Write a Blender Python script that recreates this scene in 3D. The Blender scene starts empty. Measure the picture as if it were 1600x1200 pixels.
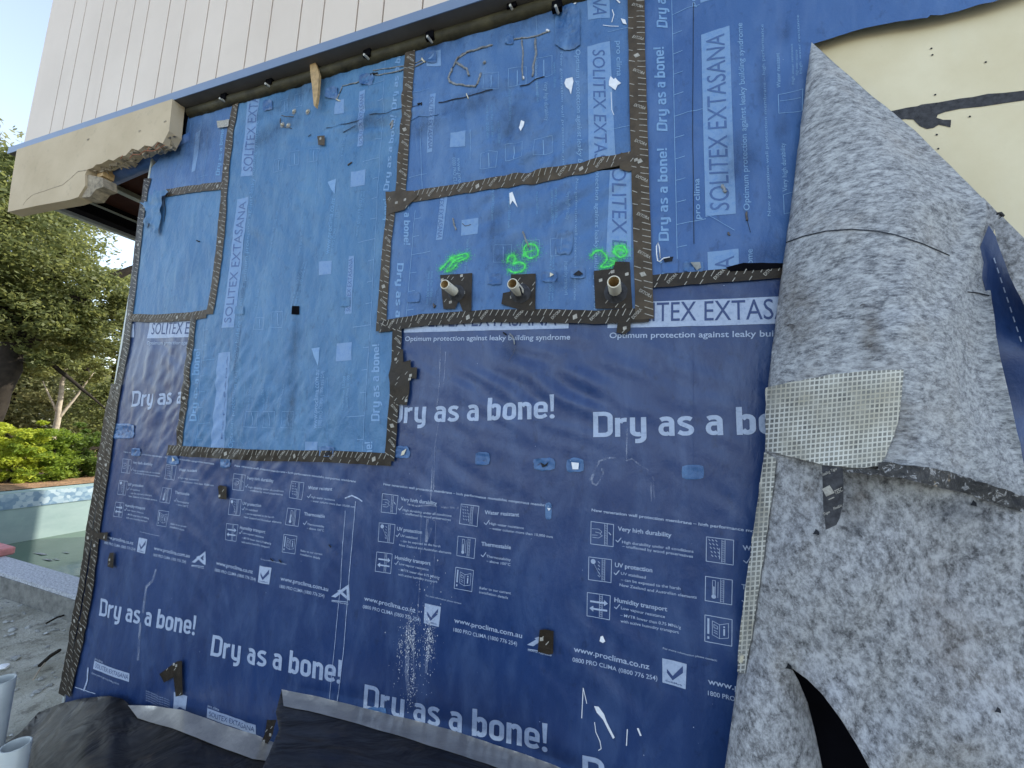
import bpy, bmesh, math, random
import numpy as np
from mathutils import Vector, Matrix, noise
from mathutils.bvhtree import BVHTree
random.seed(7)
S = bpy.context.scene
COL = S.collection

# ------------------------------------------------------------------ camera
YAW, PITCH, ROLL, F = math.radians(18.417), math.radians(6.235), math.radians(2.891), 601.0
CAM = Vector((0, -1.5, 1.5))
def basis():
    cy, sy, cp, sp = math.cos(YAW), math.sin(YAW), math.cos(PITCH), math.sin(PITCH)
    f = Vector((-sy*cp, cy*cp, sp)); r = Vector((cy, sy, 0)); u = r.cross(f)
    return r*math.cos(ROLL)+u*math.sin(ROLL), u*math.cos(ROLL)-r*math.sin(ROLL), f
CR, CU, CF = basis()
cd = bpy.data.cameras.new('camera'); cam = bpy.data.objects.new('camera', cd); COL.objects.link(cam)
m = Matrix((CR, CU, -CF)).transposed().to_4x4(); m.translation = CAM; cam.matrix_world = m
cd.sensor_width = 36; cd.lens = 36*F/1600; cd.clip_end = 3000; cd.clip_start = 0.02
S.camera = cam
# ------------------------------------------------------------------ light
SUN_EL, SUN_AZ = math.radians(38), math.radians(48)      # azimuth from +y (behind the wall) towards +x
wd = bpy.data.worlds.new('World'); S.world = wd; wd.use_nodes = True
wn = wd.node_tree; bg = wn.nodes['Background']
sky = wn.nodes.new('ShaderNodeTexSky'); sky.sky_type = 'NISHITA'; sky.sun_disc = False
sky.sun_elevation = SUN_EL; sky.sun_rotation = SUN_AZ; sky.air_density = 1.0; sky.dust_density = .7; sky.ozone_density = 1.0
hs = wn.nodes.new('ShaderNodeHueSaturation'); hs.inputs['Saturation'].default_value = .72; wn.links.new(sky.outputs[0], hs.inputs['Color'])
wn.links.new(hs.outputs[0], bg.inputs[0]); bg.inputs[1].default_value = 0.15
sl = bpy.data.lights.new('sun', 'SUN'); sl.energy = 3.0; sl.angle = math.radians(0.5); sl.color = (1, .93, .82)
so = bpy.data.objects.new('sun', sl); COL.objects.link(so)
sd = Vector((math.sin(SUN_AZ)*math.cos(SUN_EL), math.cos(SUN_AZ)*math.cos(SUN_EL), math.sin(SUN_EL)))
so.rotation_euler = sd.to_track_quat('Z', 'Y').to_euler(); so.location = (0, 0, 12)
S.view_settings.view_transform = 'Standard'; S.view_settings.look = 'None'
S.view_settings.exposure = 1.55; S.view_settings.gamma = 1
S.render.engine = 'CYCLES'; S.render.resolution_x = 1024; S.render.resolution_y = 768

# ------------------------------------------------------------------ helpers
def ray(px, py): return CR*((px-800)/F) - CU*((py-600)/F) + CF
def P(px, py, y=0.0):
    d = ray(px, py); return CAM + d*((y-CAM.y)/d.y)
def PZ(px, py, z):
    d = ray(px, py); return CAM + d*((z-CAM.z)/d.z)
def W(px, py):
    p = P(px, py); return (p.x, p.z)
def Z(ox, oy, k, pts): return [(ox+x/k, oy+y/k) for x, y in pts]
NV = noise.noise
_dc = {}
def lump(x, z):
    """soft creases of the wrap on the wall: metres towards the viewer"""
    k = (round(x, 4), round(z, 4))
    if k in _dc: return _dc[k]
    v = .0045*NV((x*3.1, z*2.2, 1.3)) + .0022*NV((x*9+2*NV((x*2, z*2, 5)), z*5, 4.1))
    up = max(0, min(1, (z-1.95)/.4))
    v += .0030*NV((x*38+2*NV((x*3, z*3, 1)), z*2.6, 12.1))*(1 if x < -1.1 and z > 1.2 else .4)
    v += .0075*NV(((x*.7+z)*16, (x-z*.7)*4, 3.9))*max(0, NV((x*2.1, z*2.1, 8.8))+.15)
    v += up*.0045*NV((x*17+z*4, z*6.5, 9.2))
    # stud lines the sheet is pulled over
    for sx in (-2.33, -1.72, -1.15, -.60, .165, .55):
        v += .0035*math.exp(-((x-sx)/.022)**2)
    # diagonal folds
    a = x*.55+z; w = math.exp(-((x+.28)/.45)**2-((z-1.66)/.14)**2)
    v += w*.0055*math.sin(a*52+3*NV((x*4, z*4, 2)))
    w = math.exp(-((x+.55)/.25)**2-((z-2.75)/.35)**2)
    v += w*.013*NV((x*20+z*6, z*26-x*8, 3.3))
    w = math.exp(-((x+.45)/.75)**2-((z-1.62)/.26)**2)
    v += w*.007*NV(((x*.25+z)*19, (x-z*.2)*5, 2.2))
    w = math.exp(-((x+.35)/.35)**2-((z-2.5)/.3)**2)
    v += w*.018*NV(((x+z*.6)*7, (z-x*.5)*20, 7.7))
    w = math.exp(-((x+1.4)/.5)**2-((z-3.05)/.16)**2)
    v += w*.016*NV((x*12, z*30, 5.5))
    w = math.exp(-((x+2.05)/.8)**2-((z-1.5)/.45)**2)
    v += w*.010*NV(((x*.8+z)*9, (x-z*.6)*26, 6.3))
    w = math.exp(-((x+2.75)/.3)**2-((z-1.6)/.4)**2)
    v += w*.012*NV((x*14, z*4, 8.3))
    _dc[k] = v; return v
def clip_half(poly, ax, val, keep_gt):
    out = []; n = len(poly)
    for i in range(n):
        a = poly[i]; b = poly[(i+1) % n]
        da = (a[ax]-val) if keep_gt else (val-a[ax]); db = (b[ax]-val) if keep_gt else (val-b[ax])
        if da >= 0: out.append(a)
        if (da > 0 and db < 0) or (da < 0 and db > 0):
            t = da/(da-db); out.append((a[0]+(b[0]-a[0])*t, a[1]+(b[1]-a[1])*t))
    return out
def area(p): return .5*sum(p[i][0]*p[(i+1) % len(p)][1]-p[(i+1) % len(p)][0]*p[i][1] for i in range(len(p)))
def clip_convex(poly, cv):
    if area(cv) < 0: cv = cv[::-1]
    for i in range(len(cv)):
        a = cv[i]; b = cv[(i+1) % len(cv)]; nx, ny = -(b[1]-a[1]), b[0]-a[0]; out = []
        for j in range(len(poly)):
            p = poly[j]; q = poly[(j+1) % len(poly)]
            dp = (p[0]-a[0])*nx+(p[1]-a[1])*ny; dq = (q[0]-a[0])*nx+(q[1]-a[1])*ny
            if dp >= 0: out.append(p)
            if dp*dq < 0:
                t = dp/(dp-dq); out.append((p[0]+(q[0]-p[0])*t, p[1]+(q[1]-p[1])*t))
        poly = out
        if len(poly) < 3: return []
    return poly
def cells(poly, step):
    res = []
    z0 = min(p[1] for p in poly); z1 = max(p[1] for p in poly)
    for j in range(math.floor(z0/step), math.ceil(z1/step)+1):
        b = clip_half(clip_half(poly, 1, j*step, True), 1, (j+1)*step, False)
        if len(b) < 3: continue
        x0 = min(p[0] for p in b); x1 = max(p[0] for p in b)
        for i in range(math.floor(x0/step), math.ceil(x1/step)+1):
            c = clip_half(clip_half(b, 0, i*step, True), 0, (i+1)*step, False)
            if len(c) >= 3 and abs(area(c)) > 1e-9: res.append(c)
    return res
class MB:
    def __init__(s): s.v = []; s.f = []; s.k = {}; s.uv = {}
    def vert(s, p, key=None):
        if key is not None:
            if key in s.k: return s.k[key]
            s.k[key] = len(s.v)
        s.v.append(tuple(p)); return len(s.v)-1
    def face(s, ids):
        o = []
        for i in ids:
            if not o or o[-1] != i: o.append(i)
        if len(o) > 1 and o[0] == o[-1]: o.pop()
        if len(set(o)) >= 3 and len(set(o)) == len(o): s.f.append(o)
    def poly3(s, pts): s.face([s.vert(p) for p in pts])
    def drape(s, polys, off, step=.025, cell=True, fn=None):
        fn = fn or lump
        for poly in polys:
            if len(poly) < 3: continue
            if area(poly) < 0: poly = poly[::-1]
            for c in (cells(poly, step) if cell else [poly]):
                s.face([s.vert((x, -off-fn(x, z), z), (round(x, 5), round(z, 5), off)) for x, z in c])
        return s
    def box(s, a, b):
        x0, y0, z0 = a; x1, y1, z1 = b
        i = len(s.v); s.v += [(x0, y0, z0), (x1, y0, z0), (x1, y1, z0), (x0, y1, z0), (x0, y0, z1), (x1, y0, z1), (x1, y1, z1), (x0, y1, z1)]
        for q in ((0, 3, 2, 1), (4, 5, 6, 7), (0, 1, 5, 4), (1, 2, 6, 5), (2, 3, 7, 6), (3, 0, 4, 7)): s.f.append([i+t for t in q])
        return s
    def tube(s, pts, rs, n=10, cap=True):
        pts = [Vector(p) for p in pts]; rings = []
        if not hasattr(rs, '__len__'): rs = [rs]*len(pts)
        for i, p in enumerate(pts):
            t = (pts[min(i+1, len(pts)-1)]-pts[max(i-1, 0)]).normalized()
            a = t.cross(Vector((0, 0, 1))) if abs(t.z) < .9 else t.cross(Vector((1, 0, 0)))
            a.normalize(); b = t.cross(a)
            rings.append([s.vert(p+(a*math.cos(k*2*math.pi/n)+b*math.sin(k*2*math.pi/n))*rs[i]) for k in range(n)])
        for r0, r1 in zip(rings, rings[1:]):
            for k in range(n): s.f.append([r0[k], r0[(k+1) % n], r1[(k+1) % n], r1[k]])
        if cap: s.f.append(rings[0][::-1]); s.f.append(rings[-1])
        return s
    def prism(s, xz, y0, y1):
        if area(xz) < 0: xz = xz[::-1]
        a = [s.vert((x, y0, z)) for x, z in xz]; b = [s.vert((x, y1, z)) for x, z in xz]; n = len(xz)
        s.f.append(a); s.f.append(b[::-1])
        for i in range(n): s.f.append([a[i], b[i], b[(i+1) % n], a[(i+1) % n]])
        return s
    def build(s, name, mat, parent=None, smooth=False, origin=None):
        me = bpy.data.meshes.new(name)
        if origin is None:
            if parent is not None: origin = Vector(parent['_o'])
            else:
                a = np.array(s.v); origin = Vector(((a[:, 0].min()+a[:, 0].max())/2, (a[:, 1].min()+a[:, 1].max())/2, a[:, 2].min()))
        origin = Vector(origin)
        me.from_pydata([tuple(Vector(v)-origin) for v in s.v], [], s.f); me.materials.append(mat)
        if s.uv:
            l = me.uv_layers.new(name='UVMap')
            for lp in me.loops: l.data[lp.index].uv = s.uv.get(lp.vertex_index, (0, 0))
        me.polygons.foreach_set('use_smooth', [smooth]*len(me.polygons)); me.update()
        o = bpy.data.objects.new(name, me); COL.objects.link(o)
        if parent is not None: o.parent = parent; o['_o'] = parent['_o']
        else: o.location = origin; o['_o'] = tuple(origin)
        return o
def tag(o, label=None, cat=None, group=None, kind=None):
    if label: o['label'] = label
    if cat: o['category'] = cat
    if group: o['group'] = group
    if kind: o['kind'] = kind
    return o
def thing(name, loc, label, cat, group=None):
    o = bpy.data.objects.new(name, None); COL.objects.link(o); o.location = loc; o['_o'] = tuple(loc)
    o.empty_display_size = .1
    return tag(o, label, cat, group)

# ------------------------------------------------------------------ materials
class NT:
    def __init__(s, name):
        s.m = bpy.data.materials.new(name); s.m.use_nodes = True; s.t = s.m.node_tree; s.b = s.t.nodes['Principled BSDF']
        s.pos = s.n('ShaderNodeNewGeometry').outputs['Position']
    def n(s, typ, **kw):
        o = s.t.nodes.new(typ)
        for k, v in kw.items(): setattr(o, k, v)
        return o
    def link(s, a, b): s.t.links.new(a, b)
    def noise(s, scale, detail=4, rough=.6, stretch=None, dist=0, vec=None):
        o = s.n('ShaderNodeTexNoise'); o.inputs['Scale'].default_value = scale; o.inputs['Detail'].default_value = detail
        o.inputs['Roughness'].default_value = rough; o.inputs['Distortion'].default_value = dist
        v = vec or s.pos
        if stretch:
            mp = s.n('ShaderNodeMapping'); mp.inputs['Scale'].default_value = stretch[:3]
            if len(stretch) > 3: mp.inputs['Rotation'].default_value = (0, stretch[3], 0)
            s.link(v, mp.inputs[0]); v = mp.outputs[0]
        s.link(v, o.inputs['Vector']); return o.outputs['Fac']
    def ramp(s, fac, stops):
        r = s.n('ShaderNodeValToRGB'); e = r.color_ramp.elements
        while len(e) < len(stops): e.new(.5)
        for el, (p, c) in zip(e, stops): el.position = p; el.color = (*c, 1) if len(c) == 3 else c
        s.link(fac, r.inputs[0]); return r.outputs[0]
    def mix(s, a, b, fac, mode='MIX'):
        o = s.n('ShaderNodeMix', data_type='RGBA', blend_type=mode)
        for sock, v in ((o.inputs[0], fac), (o.inputs[6], a), (o.inputs[7], b)):
            if hasattr(v, 'links'): s.link(v, sock)
            elif isinstance(v, (int, float)): sock.default_value = v
            else: sock.default_value = (*v, 1)
        return o.outputs[2]
    def bump(s, h, strength=.3, dist=.01):
        o = s.n('ShaderNodeBump'); o.inputs['Strength'].default_value = strength; o.inputs['Distance'].default_value = dist
        s.link(h, o.inputs['Height'])
        if s.b.inputs['Normal'].links: s.link(s.b.inputs['Normal'].links[0].from_socket, o.inputs['Normal'])
        s.link(o.outputs[0], s.b.inputs['Normal'])
    def set(s, col=None, rough=None, **kw):
        if col is not None:
            if hasattr(col, 'links'): s.link(col, s.b.inputs['Base Color'])
            else: s.b.inputs['Base Color'].default_value = (*col, 1)
        if rough is not None:
            if hasattr(rough, 'links'): s.link(rough, s.b.inputs['Roughness'])
            else: s.b.inputs['Roughness'].default_value = rough
        for k, v in kw.items(): s.b.inputs[k].default_value = v
        return s.m
M = {}
def plain(name, col, rough=.6, var=.25, scale=8, bump=0, **kw):
    t = NT(name); n = t.noise(scale, 5)
    lo = tuple(c*(1-var) for c in col); hi = tuple(min(1, c*(1+var)) for c in col)
    M[name] = t.set(t.ramp(n, [(.3, lo), (.7, hi)]), rough, **kw)
    if bump: t.bump(t.noise(scale*6, 4), bump, .004)
    return M[name]
def membrane(name, c_dark, c_light, rough, dust, fleece=.0, bump=.3, spec=.5):
    t = NT(name)
    big = t.noise(2.2, 5, .6); mid = t.noise(9, 5, .65, (1, 1, .35), .6); fine = t.noise(260, 3, .7); cr = t.noise(34, 4, .6, (1, 1, .6, .4), .3)
    c = t.ramp(big, [(.3, c_dark), (.72, c_light)])
    c = t.mix(c, dust, t.ramp(mid, [(.44, (0, 0, 0)), (.74, (.5, .5, .5))]))
    c = t.mix(c, dust, t.ramp(fine, [(.45, (0, 0, 0)), (.8, (fleece,)*3)]))
    c = t.mix(c, tuple(x*.45 for x in c_dark), t.ramp(cr, [(.3, (.35, .35, .35)), (.42, (0, 0, 0))]))
    t.set(c, rough, **{'Specular IOR Level': spec})
    t.bump(t.noise(13, 5, .6, (1, 1, .55, .3), .3), bump, .02); t.bump(t.noise(60, 3, .6, None, .2), bump*.4, .004); t.bump(fine, .12, .002)
    M[name] = t.m
membrane('wrap_navy', (.009, .029, .108), (.016, .047, .155), .36, (.07, .12, .25), .1, .25, .5)
membrane('wrap_sky', (.036, .125, .27), (.066, .185, .36), .5, (.15, .28, .42), .3, .8, .4)
membrane('wrap_mid', (.036, .105, .27), (.064, .16, .35), .5, (.15, .25, .41), .3, .8, .4)
membrane('wrap_deep', (.030, .088, .25), (.048, .13, .32), .48, (.11, .19, .37), .25, .45, .4)
membrane('wrap_patch', (.022, .08, .21), (.035, .11, .28), .4, (.2, .36, .6), .1, .5, .5)
def print_mat(name, col, wear, under):
    t = NT(name); n = t.noise(55, 4, .7); f = t.noise(300, 2, .6)
    a = t.ramp(n, [(.36, (wear,)*3), (.52, (0, 0, 0))])
    c = t.mix(t.mix(col, tuple(x*.8 for x in col), f), under, a)
    M[name] = t.set(c, .55)
print_mat('print_bright', (.40, .48, .64), .25, (.05, .1, .25))
print_mat('print_faint', (.20, .36, .60), .5, (.08, .2, .45))
print_mat('print_dim', (.15, .33, .58), .75, (.08, .22, .46))
print_mat('box_faint', (.18, .31, .53), .5, (.08, .2, .45))
print_mat('ink_blue', (.055, .12, .3), .3, (.09, .2, .4))
print_mat('ink_navy', (.03, .06, .18), .1, (.06, .1, .25))
plain('tape', (.026, .019, .013), .42, .35, 30, .35, **{'Specular IOR Level': 0.22})
plain('tape_sheen', (.066, .049, .032), .55, .3, 24, .35, **{'Specular IOR Level': 0.25})  # paler brown puts the sheen of the upper tapes into the colour
plain('tape_print', (.34, .32, .28), .6, .35, 90)
plain('black_line', (.02, .022, .028), .7, .4, 60, **{'Specular IOR Level': 0.15})
plain('charcoal', (.05, .05, .055), .7, .5, 60, .3, **{'Specular IOR Level': 0.2})
plain('white_paint', (.72, .74, .78), .5, .1, 40)
plain('chalk', (.36, .43, .58), .7, .35, 60)
plain('glue', (.2, .21, .22), .5, .5, 60, .4)
plain('pvc', (.72, .66, .52), .35, .08, 10, 0)
plain('pvc_inside', (.46, .33, .17), .5, .2, 20, 0)
plain('pvc_white', (.42, .45, .43), .35, .1, 10, 0)
plain('green_spray', (.07, .68, .12), .6, .3, 60)
plain('steel_olive', (.042, .036, .018), .6, .6, 14, .4, **{'Specular IOR Level': 0.25})
plain('trim_blue', (.15, .205, .31), .4, .06, 5)
plain('trim_under', (.12, .11, .10), .7, .15, 8, **{'Specular IOR Level': 0.2})
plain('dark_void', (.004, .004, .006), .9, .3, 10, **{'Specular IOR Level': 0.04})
plain('timber', (.42, .28, .13), .7, .3, 40, .4)
plain('joist_steel', (.3, .32, .3), .5, .15, 9)
plain('ply_red', (.05, .02, .015), .8, .3, 6, **{'Specular IOR Level': 0.1})
plain('nail', (.5, .48, .42), .4, .2, 50)
plain('silver_tape', (.56, .51, .42), .28, .25, 7, .6, Metallic=.4)
plain('pink_brick', (.5, .2, .2), .8, .2, 20)
plain('stone', (.3, .31, .3), .85, .4, 14, .6)
plain('bark', (.02, .016, .012), .9, .4, 9, .8, **{'Specular IOR Level': 0.2})
plain('bark_pale', (.3, .26, .2), .9, .3, 9, .8)
plain('rust_wire', (.3, .1, .04), .7, .3, 40)
plain('wire', (.10, .09, .09), .5, .4, 60, **{'Specular IOR Level': 0.25})
plain('void_glint', (.6, .55, .42), .5, .2, 20)
# cladding
t = NT('cladding'); c = t.ramp(t.noise(1.3, 6, .6), [(.3, (.62, .525, .435)), (.7, (.70, .60, .505))])
c = t.mix(c, (.54, .44, .35), t.ramp(t.noise(5, 6, .7, (1, 1, .12)), [(.55, (0, 0, 0)), (.8, (.25, .25, .25))]))
t.set(c, .6); t.bump(t.noise(60, 3), .08, .003); M['cladding'] = t.m
plain('groove', (.36, .22, .18), .8, .15, 10)
# rendered fascia
t = NT('fascia_render'); c = t.ramp(t.noise(3, 6, .6), [(.3, (.46, .365, .235)), (.7, (.56, .455, .31))])
c = t.mix(c, (.27, .22, .16), t.ramp(t.noise(16, 6, .7), [(.58, (0, 0, 0)), (.75, (.4, .4, .4))]))
t.set(c, .85); t.bump(t.noise(120, 4), .3, .003); M['fascia_render'] = t.m
plain('fascia_core', (.30, .25, .18), .95, .45, 30, .9)
# yellow board
t = NT('board'); c = t.ramp(t.noise(2.5, 6, .65), [(.3, (.62, .53, .34)), (.7, (.72, .64, .45))])
c = t.mix(c, (.68, .64, .52), t.ramp(t.noise(2.2, 5, .6, (1, 1, .16)), [(.55, (0, 0, 0)), (.75, (.7, .7, .7))]))
c = t.mix(c, (.3, .24, .12), t.ramp(t.noise(45, 5, .8), [(.66, (0, 0, 0)), (.78, (.35, .35, .35))]))
t.set(c, .8); t.bump(t.noise(150, 3), .12, .003); M['board'] = t.m
# felt backing of the membrane
def felt(name, lo, hi, warm, st):
    t = NT(name)
    a = t.noise(31, 8, .76, st, .15); b = t.noise(80, 5, .7, st, .3); g = t.noise(5, 4, .6); h = t.noise(3.3, 3, .6, None, 0)
    c = t.ramp(a, [(.37, lo), (.5, tuple((x+y)/2 for x, y in zip(lo, hi))), (.62, hi)])
    c = t.mix(c, tuple(min(1, x*1.18) for x in hi), t.ramp(b, [(.5, (0, 0, 0)), (.72, (.75, .75, .75))]))
    c = t.mix(c, tuple(x*.6 for x in lo), t.ramp(b, [(.28, (.7, .7, .7)), (.42, (0, 0, 0))]))
    c = t.mix(c, warm, t.ramp(g, [(.52, (0, 0, 0)), (.75, (.3, .3, .3))]))
    t.set(c, .95, **{'Specular IOR Level': .1, 'Sheen Weight': .15})
    t.bump(b, .35, .006); t.bump(h, .3, .03)
    M[name] = t.m
felt('felt_upper', (.10, .105, .12), (.46, .475, .49), (.42, .38, .34), (1, 1, 2.2, -.35))
felt('felt_lower', (.085, .085, .09), (.43, .435, .45), (.36, .31, .25), (1.6, 1, 1.1, .5))
# scrim tape grid by UV
t = NT('scrim'); uvn = t.n('ShaderNodeUVMap').outputs[0]; sx = t.n('ShaderNodeSeparateXYZ'); t.link(uvn, sx.inputs[0])
def line(sock, width):
    a = t.n('ShaderNodeMath', operation='FRACT'); t.link(sock, a.inputs[0])
    b = t.n('ShaderNodeMath', operation='LESS_THAN'); b.inputs[1].default_value = width; t.link(a.outputs[0], b.inputs[0]); return b.outputs[0]
l1, l2 = line(sx.outputs[0], .32), line(sx.outputs[1], .32)
mx = t.n('ShaderNodeMath', operation='MAXIMUM'); t.link(l1, mx.inputs[0]); t.link(l2, mx.inputs[1])
base = t.ramp(t.noise(22, 6, .7), [(.32, (.10, .10, .095)), (.68, (.36, .35, .30))])
wht = t.ramp(t.noise(9, 4, .6), [(.35, (.42, .39, .31)), (.65, (.66, .65, .59))])
t.set(t.mix(base, wht, mx.outputs[0]), .7); t.bump(mx.outputs[0], .5, .002); M['scrim'] = t.m
# black damp-proof sheet
t = NT('dpm'); t.b.inputs['Specular IOR Level'].default_value = .45; c = t.ramp(t.noise(6, 6, .65), [(.35, (.007, .005, .003)), (.7, (.026, .019, .012))])
c = t.mix(c, (.15, .105, .06), t.ramp(t.noise(11, 7, .75), [(.55, (0, 0, 0)), (.75, (.5, .5, .5))]))
t.set(c, t.ramp(t.noise(7, 5), [(.3, (.42,)*3), (.7, (.65,)*3)])); t.bump(t.noise(5, 3, .5, (1, 1, 1), .5), .8, .05); t.bump(t.noise(120, 3), .2, .002); M['dpm'] = t.m
# ground
t = NT('ground'); c = t.ramp(t.noise(1.1, 8, .7, None, .5), [(.3, (.16, .15, .115)), (.48, (.33, .32, .26)), (.66, (.55, .54, .47))])
c = t.mix(c, (.07, .06, .045), t.ramp(t.noise(7, 8, .78), [(.52, (0, 0, 0)), (.66, (.8, .8, .8))]))
c = t.mix(c, (.5, .5, .47), t.ramp(t.noise(30, 4, .7), [(.66, (0, 0, 0)), (.74, (.7, .7, .7))]))
t.set(c, .95); t.bump(t.noise(5, 8, .75), .8, .08); t.bump(t.noise(60, 5), .6, .02); M['ground'] = t.m
t = NT('mulch'); c = t.ramp(t.noise(7, 8, .75), [(.3, (.09, .05, .025)), (.7, (.34, .2, .1))]); t.set(c, .95); t.bump(t.noise(20, 6), .8, .05); M['mulch'] = t.m
t = NT('coping'); c = t.ramp(t.noise(60, 5, .8), [(.35, (.14, .15, .17)), (.5, (.4, .42, .46)), (.68, (.62, .64, .68))]); t.set(c, .9); t.bump(t.noise(50, 5), .7, .02); M['coping'] = t.m
t = NT('coping_side'); c = t.ramp(t.noise(12, 7, .7), [(.3, (.09, .09, .085)), (.7, (.24, .24, .22))]); t.set(c, .95); t.bump(t.noise(30, 5), .7, .02); M['coping_side'] = t.m
t = NT('pool_plaster'); c = t.ramp(t.noise(1.2, 6, .6, (1, 1, 2.5)), [(.3, (.17, .25, .245)), (.7, (.25, .33, .32))])
c = t.mix(c, (.26, .36, .33), t.ramp(t.noise(3, 6, .7), [(.5, (0, 0, 0)), (.75, (.5, .5, .5))])); t.set(c, .7); M['pool_plaster'] = t.m
t = NT('pool_tile'); vo = t.n('ShaderNodeTexVoronoi'); vo.inputs['Scale'].default_value = 16; t.link(t.pos, vo.inputs['Vector'])
cc = t.n('ShaderNodeSeparateColor'); t.link(vo.outputs['Color'], cc.inputs[0])
t.set(t.ramp(cc.outputs[0], [(.2, (.13, .21, .29)), (.6, (.23, .32, .38)), (.9, (.34, .42, .46))]), .35); M['pool_tile'] = t.m
t = NT('water'); t.set(t.ramp(t.noise(1, 5, .6), [(.35, (.05, .09, .06)), (.65, (.075, .12, .085))]), .08, **{'Specular IOR Level': .6}); t.bump(t.noise(6, 4, .5, None, .5), .12, .02); M['water'] = t.m
def leaf(name, a, b, tr):
    t = NT(name); oi = t.noise(1.6, 4, .7); c = t.ramp(oi, [(.35, a), (.65, b)])
    t.set(c, .55, **{'Specular IOR Level': .3})
    tl = t.n('ShaderNodeBsdfTranslucent'); cm = t.mix(c, (tr[0], tr[1], tr[2]), .7); t.link(cm, tl.inputs[0])
    ms = t.n('ShaderNodeMixShader'); ms.inputs[0].default_value = .45
    t.link(t.b.outputs[0], ms.inputs[1]); t.link(tl.outputs[0], ms.inputs[2])
    t.link(ms.outputs[0], t.t.nodes['Material Output'].inputs['Surface']); M[name] = t.m
leaf('leaf_dark', (.06, .08, .025), (.14, .16, .06), (.36, .38, .12))
leaf('leaf_mid', (.08, .10, .035), (.17, .18, .06), (.38, .40, .12))
leaf('leaf_pale', (.12, .14, .06), (.20, .2, .09), (.4, .38, .16))
leaf('leaf_lime', (.20, .26, .02), (.38, .42, .05), (.75, .78, .08))

leaf('leaf_green_shade', (.09, .15, .015), (.2, .27, .035), (.4, .5, .06)); leaf('leaf_deep_shade', (.05, .09, .012), (.11, .16, .03), (.2, .28, .05))  # darker leaf colours paint the shade on the two shrubs by the wall
# ------------------------------------------------------------------ setting: ground, pool
GZ = -.3
def structure(o): o['kind'] = 'structure'; return o
PX0, PX1, PY0, PY1 = -10.4, -3.9, .84, 6.4      # pool opening
g = MB()
def terr(x, y):
    d = 0
    if y < .55 or x > PX1+.3: d = .03*NV((x*1.2, y*1.2, 0))+.012*NV((x*5, y*5, 1))
    return GZ+d
xs = [-900, -200, -60, -30, -20, -15, -12] + [PX0-.35, PX0-.25] + [PX0+i*(PX1+.25-PX0)/26 for i in range(1, 27)] + [PX1+.25+i*.25 for i in range(1, 25)] + [4, 8, 20, 60, 200, 900]
ys = [-900, -200, -60, -20, -8, -5]+[-4+i*.15 for i in range(0, 30)]+[.5, .64, PY1+.25, PY1+.35, 8, 12, 20, 40, 90, 200, 900]
ids = {}
for i, x in enumerate(xs):
    for j, y in enumerate(ys): ids[i, j] = g.vert((x, y, terr(x, y) if -11 < x < 2.5 and -4.5 < y < 7 else GZ))
for i in range(len(xs)-1):
    for j in range(len(ys)-1):
        cx, cy = (xs[i]+xs[i+1])/2, (ys[j]+ys[j+1])/2
        if PX0-.25 < cx < PX1+.25 and .64 < cy < PY1+.25: continue
        g.f.append([ids[i, j], ids[i+1, j], ids[i+1, j+1], ids[i, j+1]])
structure(g.build('ground', M['ground'], smooth=True, origin=(0, 0, GZ)))
# garden bed beyond the pool
b = MB(); n = 30
for i in range(n+1):
    y = -8+i*1.0
    for k, x in enumerate((-30, -15, -12, PX0-.27)):
        b.vert((x, y, GZ+.03+(.22 if k else .22)+(.08*NV((x, y, 3)) if k < 3 else -.04)))
for i in range(n):
    for k in range(3): b.f.append([i*4+k, i*4+k+1, i*4+k+5, i*4+k+4])
structure(b.build('garden_bed', M['mulch'], smooth=True))
pool = thing('swimming_pool', (-7, 3.5, -2.2), 'half drained swimming pool with pale plaster sides and speckled edge left of the wall', 'pool')
p = MB()
p.box((PX0-.25, .62, GZ-.1), (PX1+.25, .84, -.1)); p.build('coping', M['coping'], pool)
p = MB(); p.box((PX0-.22, .64, GZ-2.0), (PX1+.22, .82, GZ+.14)); 
cs = MB(); cs.prism([(PX0-.25, GZ-.2), (PX1+.25, GZ-.2), (PX1+.25, -.13), (PX0-.25, -.13)], .612, .619); cs.build('coping_face', M['coping_side'], pool)
p = MB(); p.box((PX0-.25, .843, GZ-.1), (PX0, PY1, -.1)); p.box((PX0-.25, PY1+.002, GZ-.1), (PX1+.25, PY1+.25, -.1)); p.box((PX1, .843, GZ-.1), (PX1+.25, PY1, -.1)); p.build('pool_edge', M['pool_plaster'], pool)
p = MB(); p.box((PX0-.1, .845, -2.2), (PX0-.002, PY1-.002, -.11)); p.box((PX0, .7, -2.2), (PX1, .838, -.12)); p.box((PX0, PY1+.001, -2.2), (PX1, PY1+.1, -.12)); p.box((PX1+.002, .845, -2.2), (PX1+.1, PY1, -.12)); p.box((PX0, .84, -2.25), (PX1, PY1, -2.2))
p.build('basin', M['pool_plaster'], pool)
p = MB(); p.box((PX0+.001, .85, -.38), (PX0+.012, PY1-.01, -.115)); p.box((PX0+.02, PY1-.012, -.38), (PX1-.02, PY1-.001, -.13)); p.build('tile_band', M['pool_tile'], pool)
wt = MB(); wt.poly3([(PX0+.002, .842, -.98), (PX1-.002, .842, -.98), (PX1-.002, PY1-.002, -.98), (PX0+.002, PY1-.002, -.98)])
structure(wt.build('pool_water', M['water']))
fl = MB()
for k in range(4):
    q = PZ(62+k*13+random.random()*6, 862+random.random()*24, -.975); s = .03+.05*random.random()
    fl.poly3([(q.x-s*3, q.y-s*.4, q.z), (q.x+s, q.y-s*.3, q.z+.006), (q.x+s*2, q.y+s*.5, q.z), (q.x-s, q.y+s*.4, q.z+.004)])
tag(fl.build('floating_debris', M['stone']), 'pale scraps floating on the green pool water', 'debris', kind='stuff')

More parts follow.
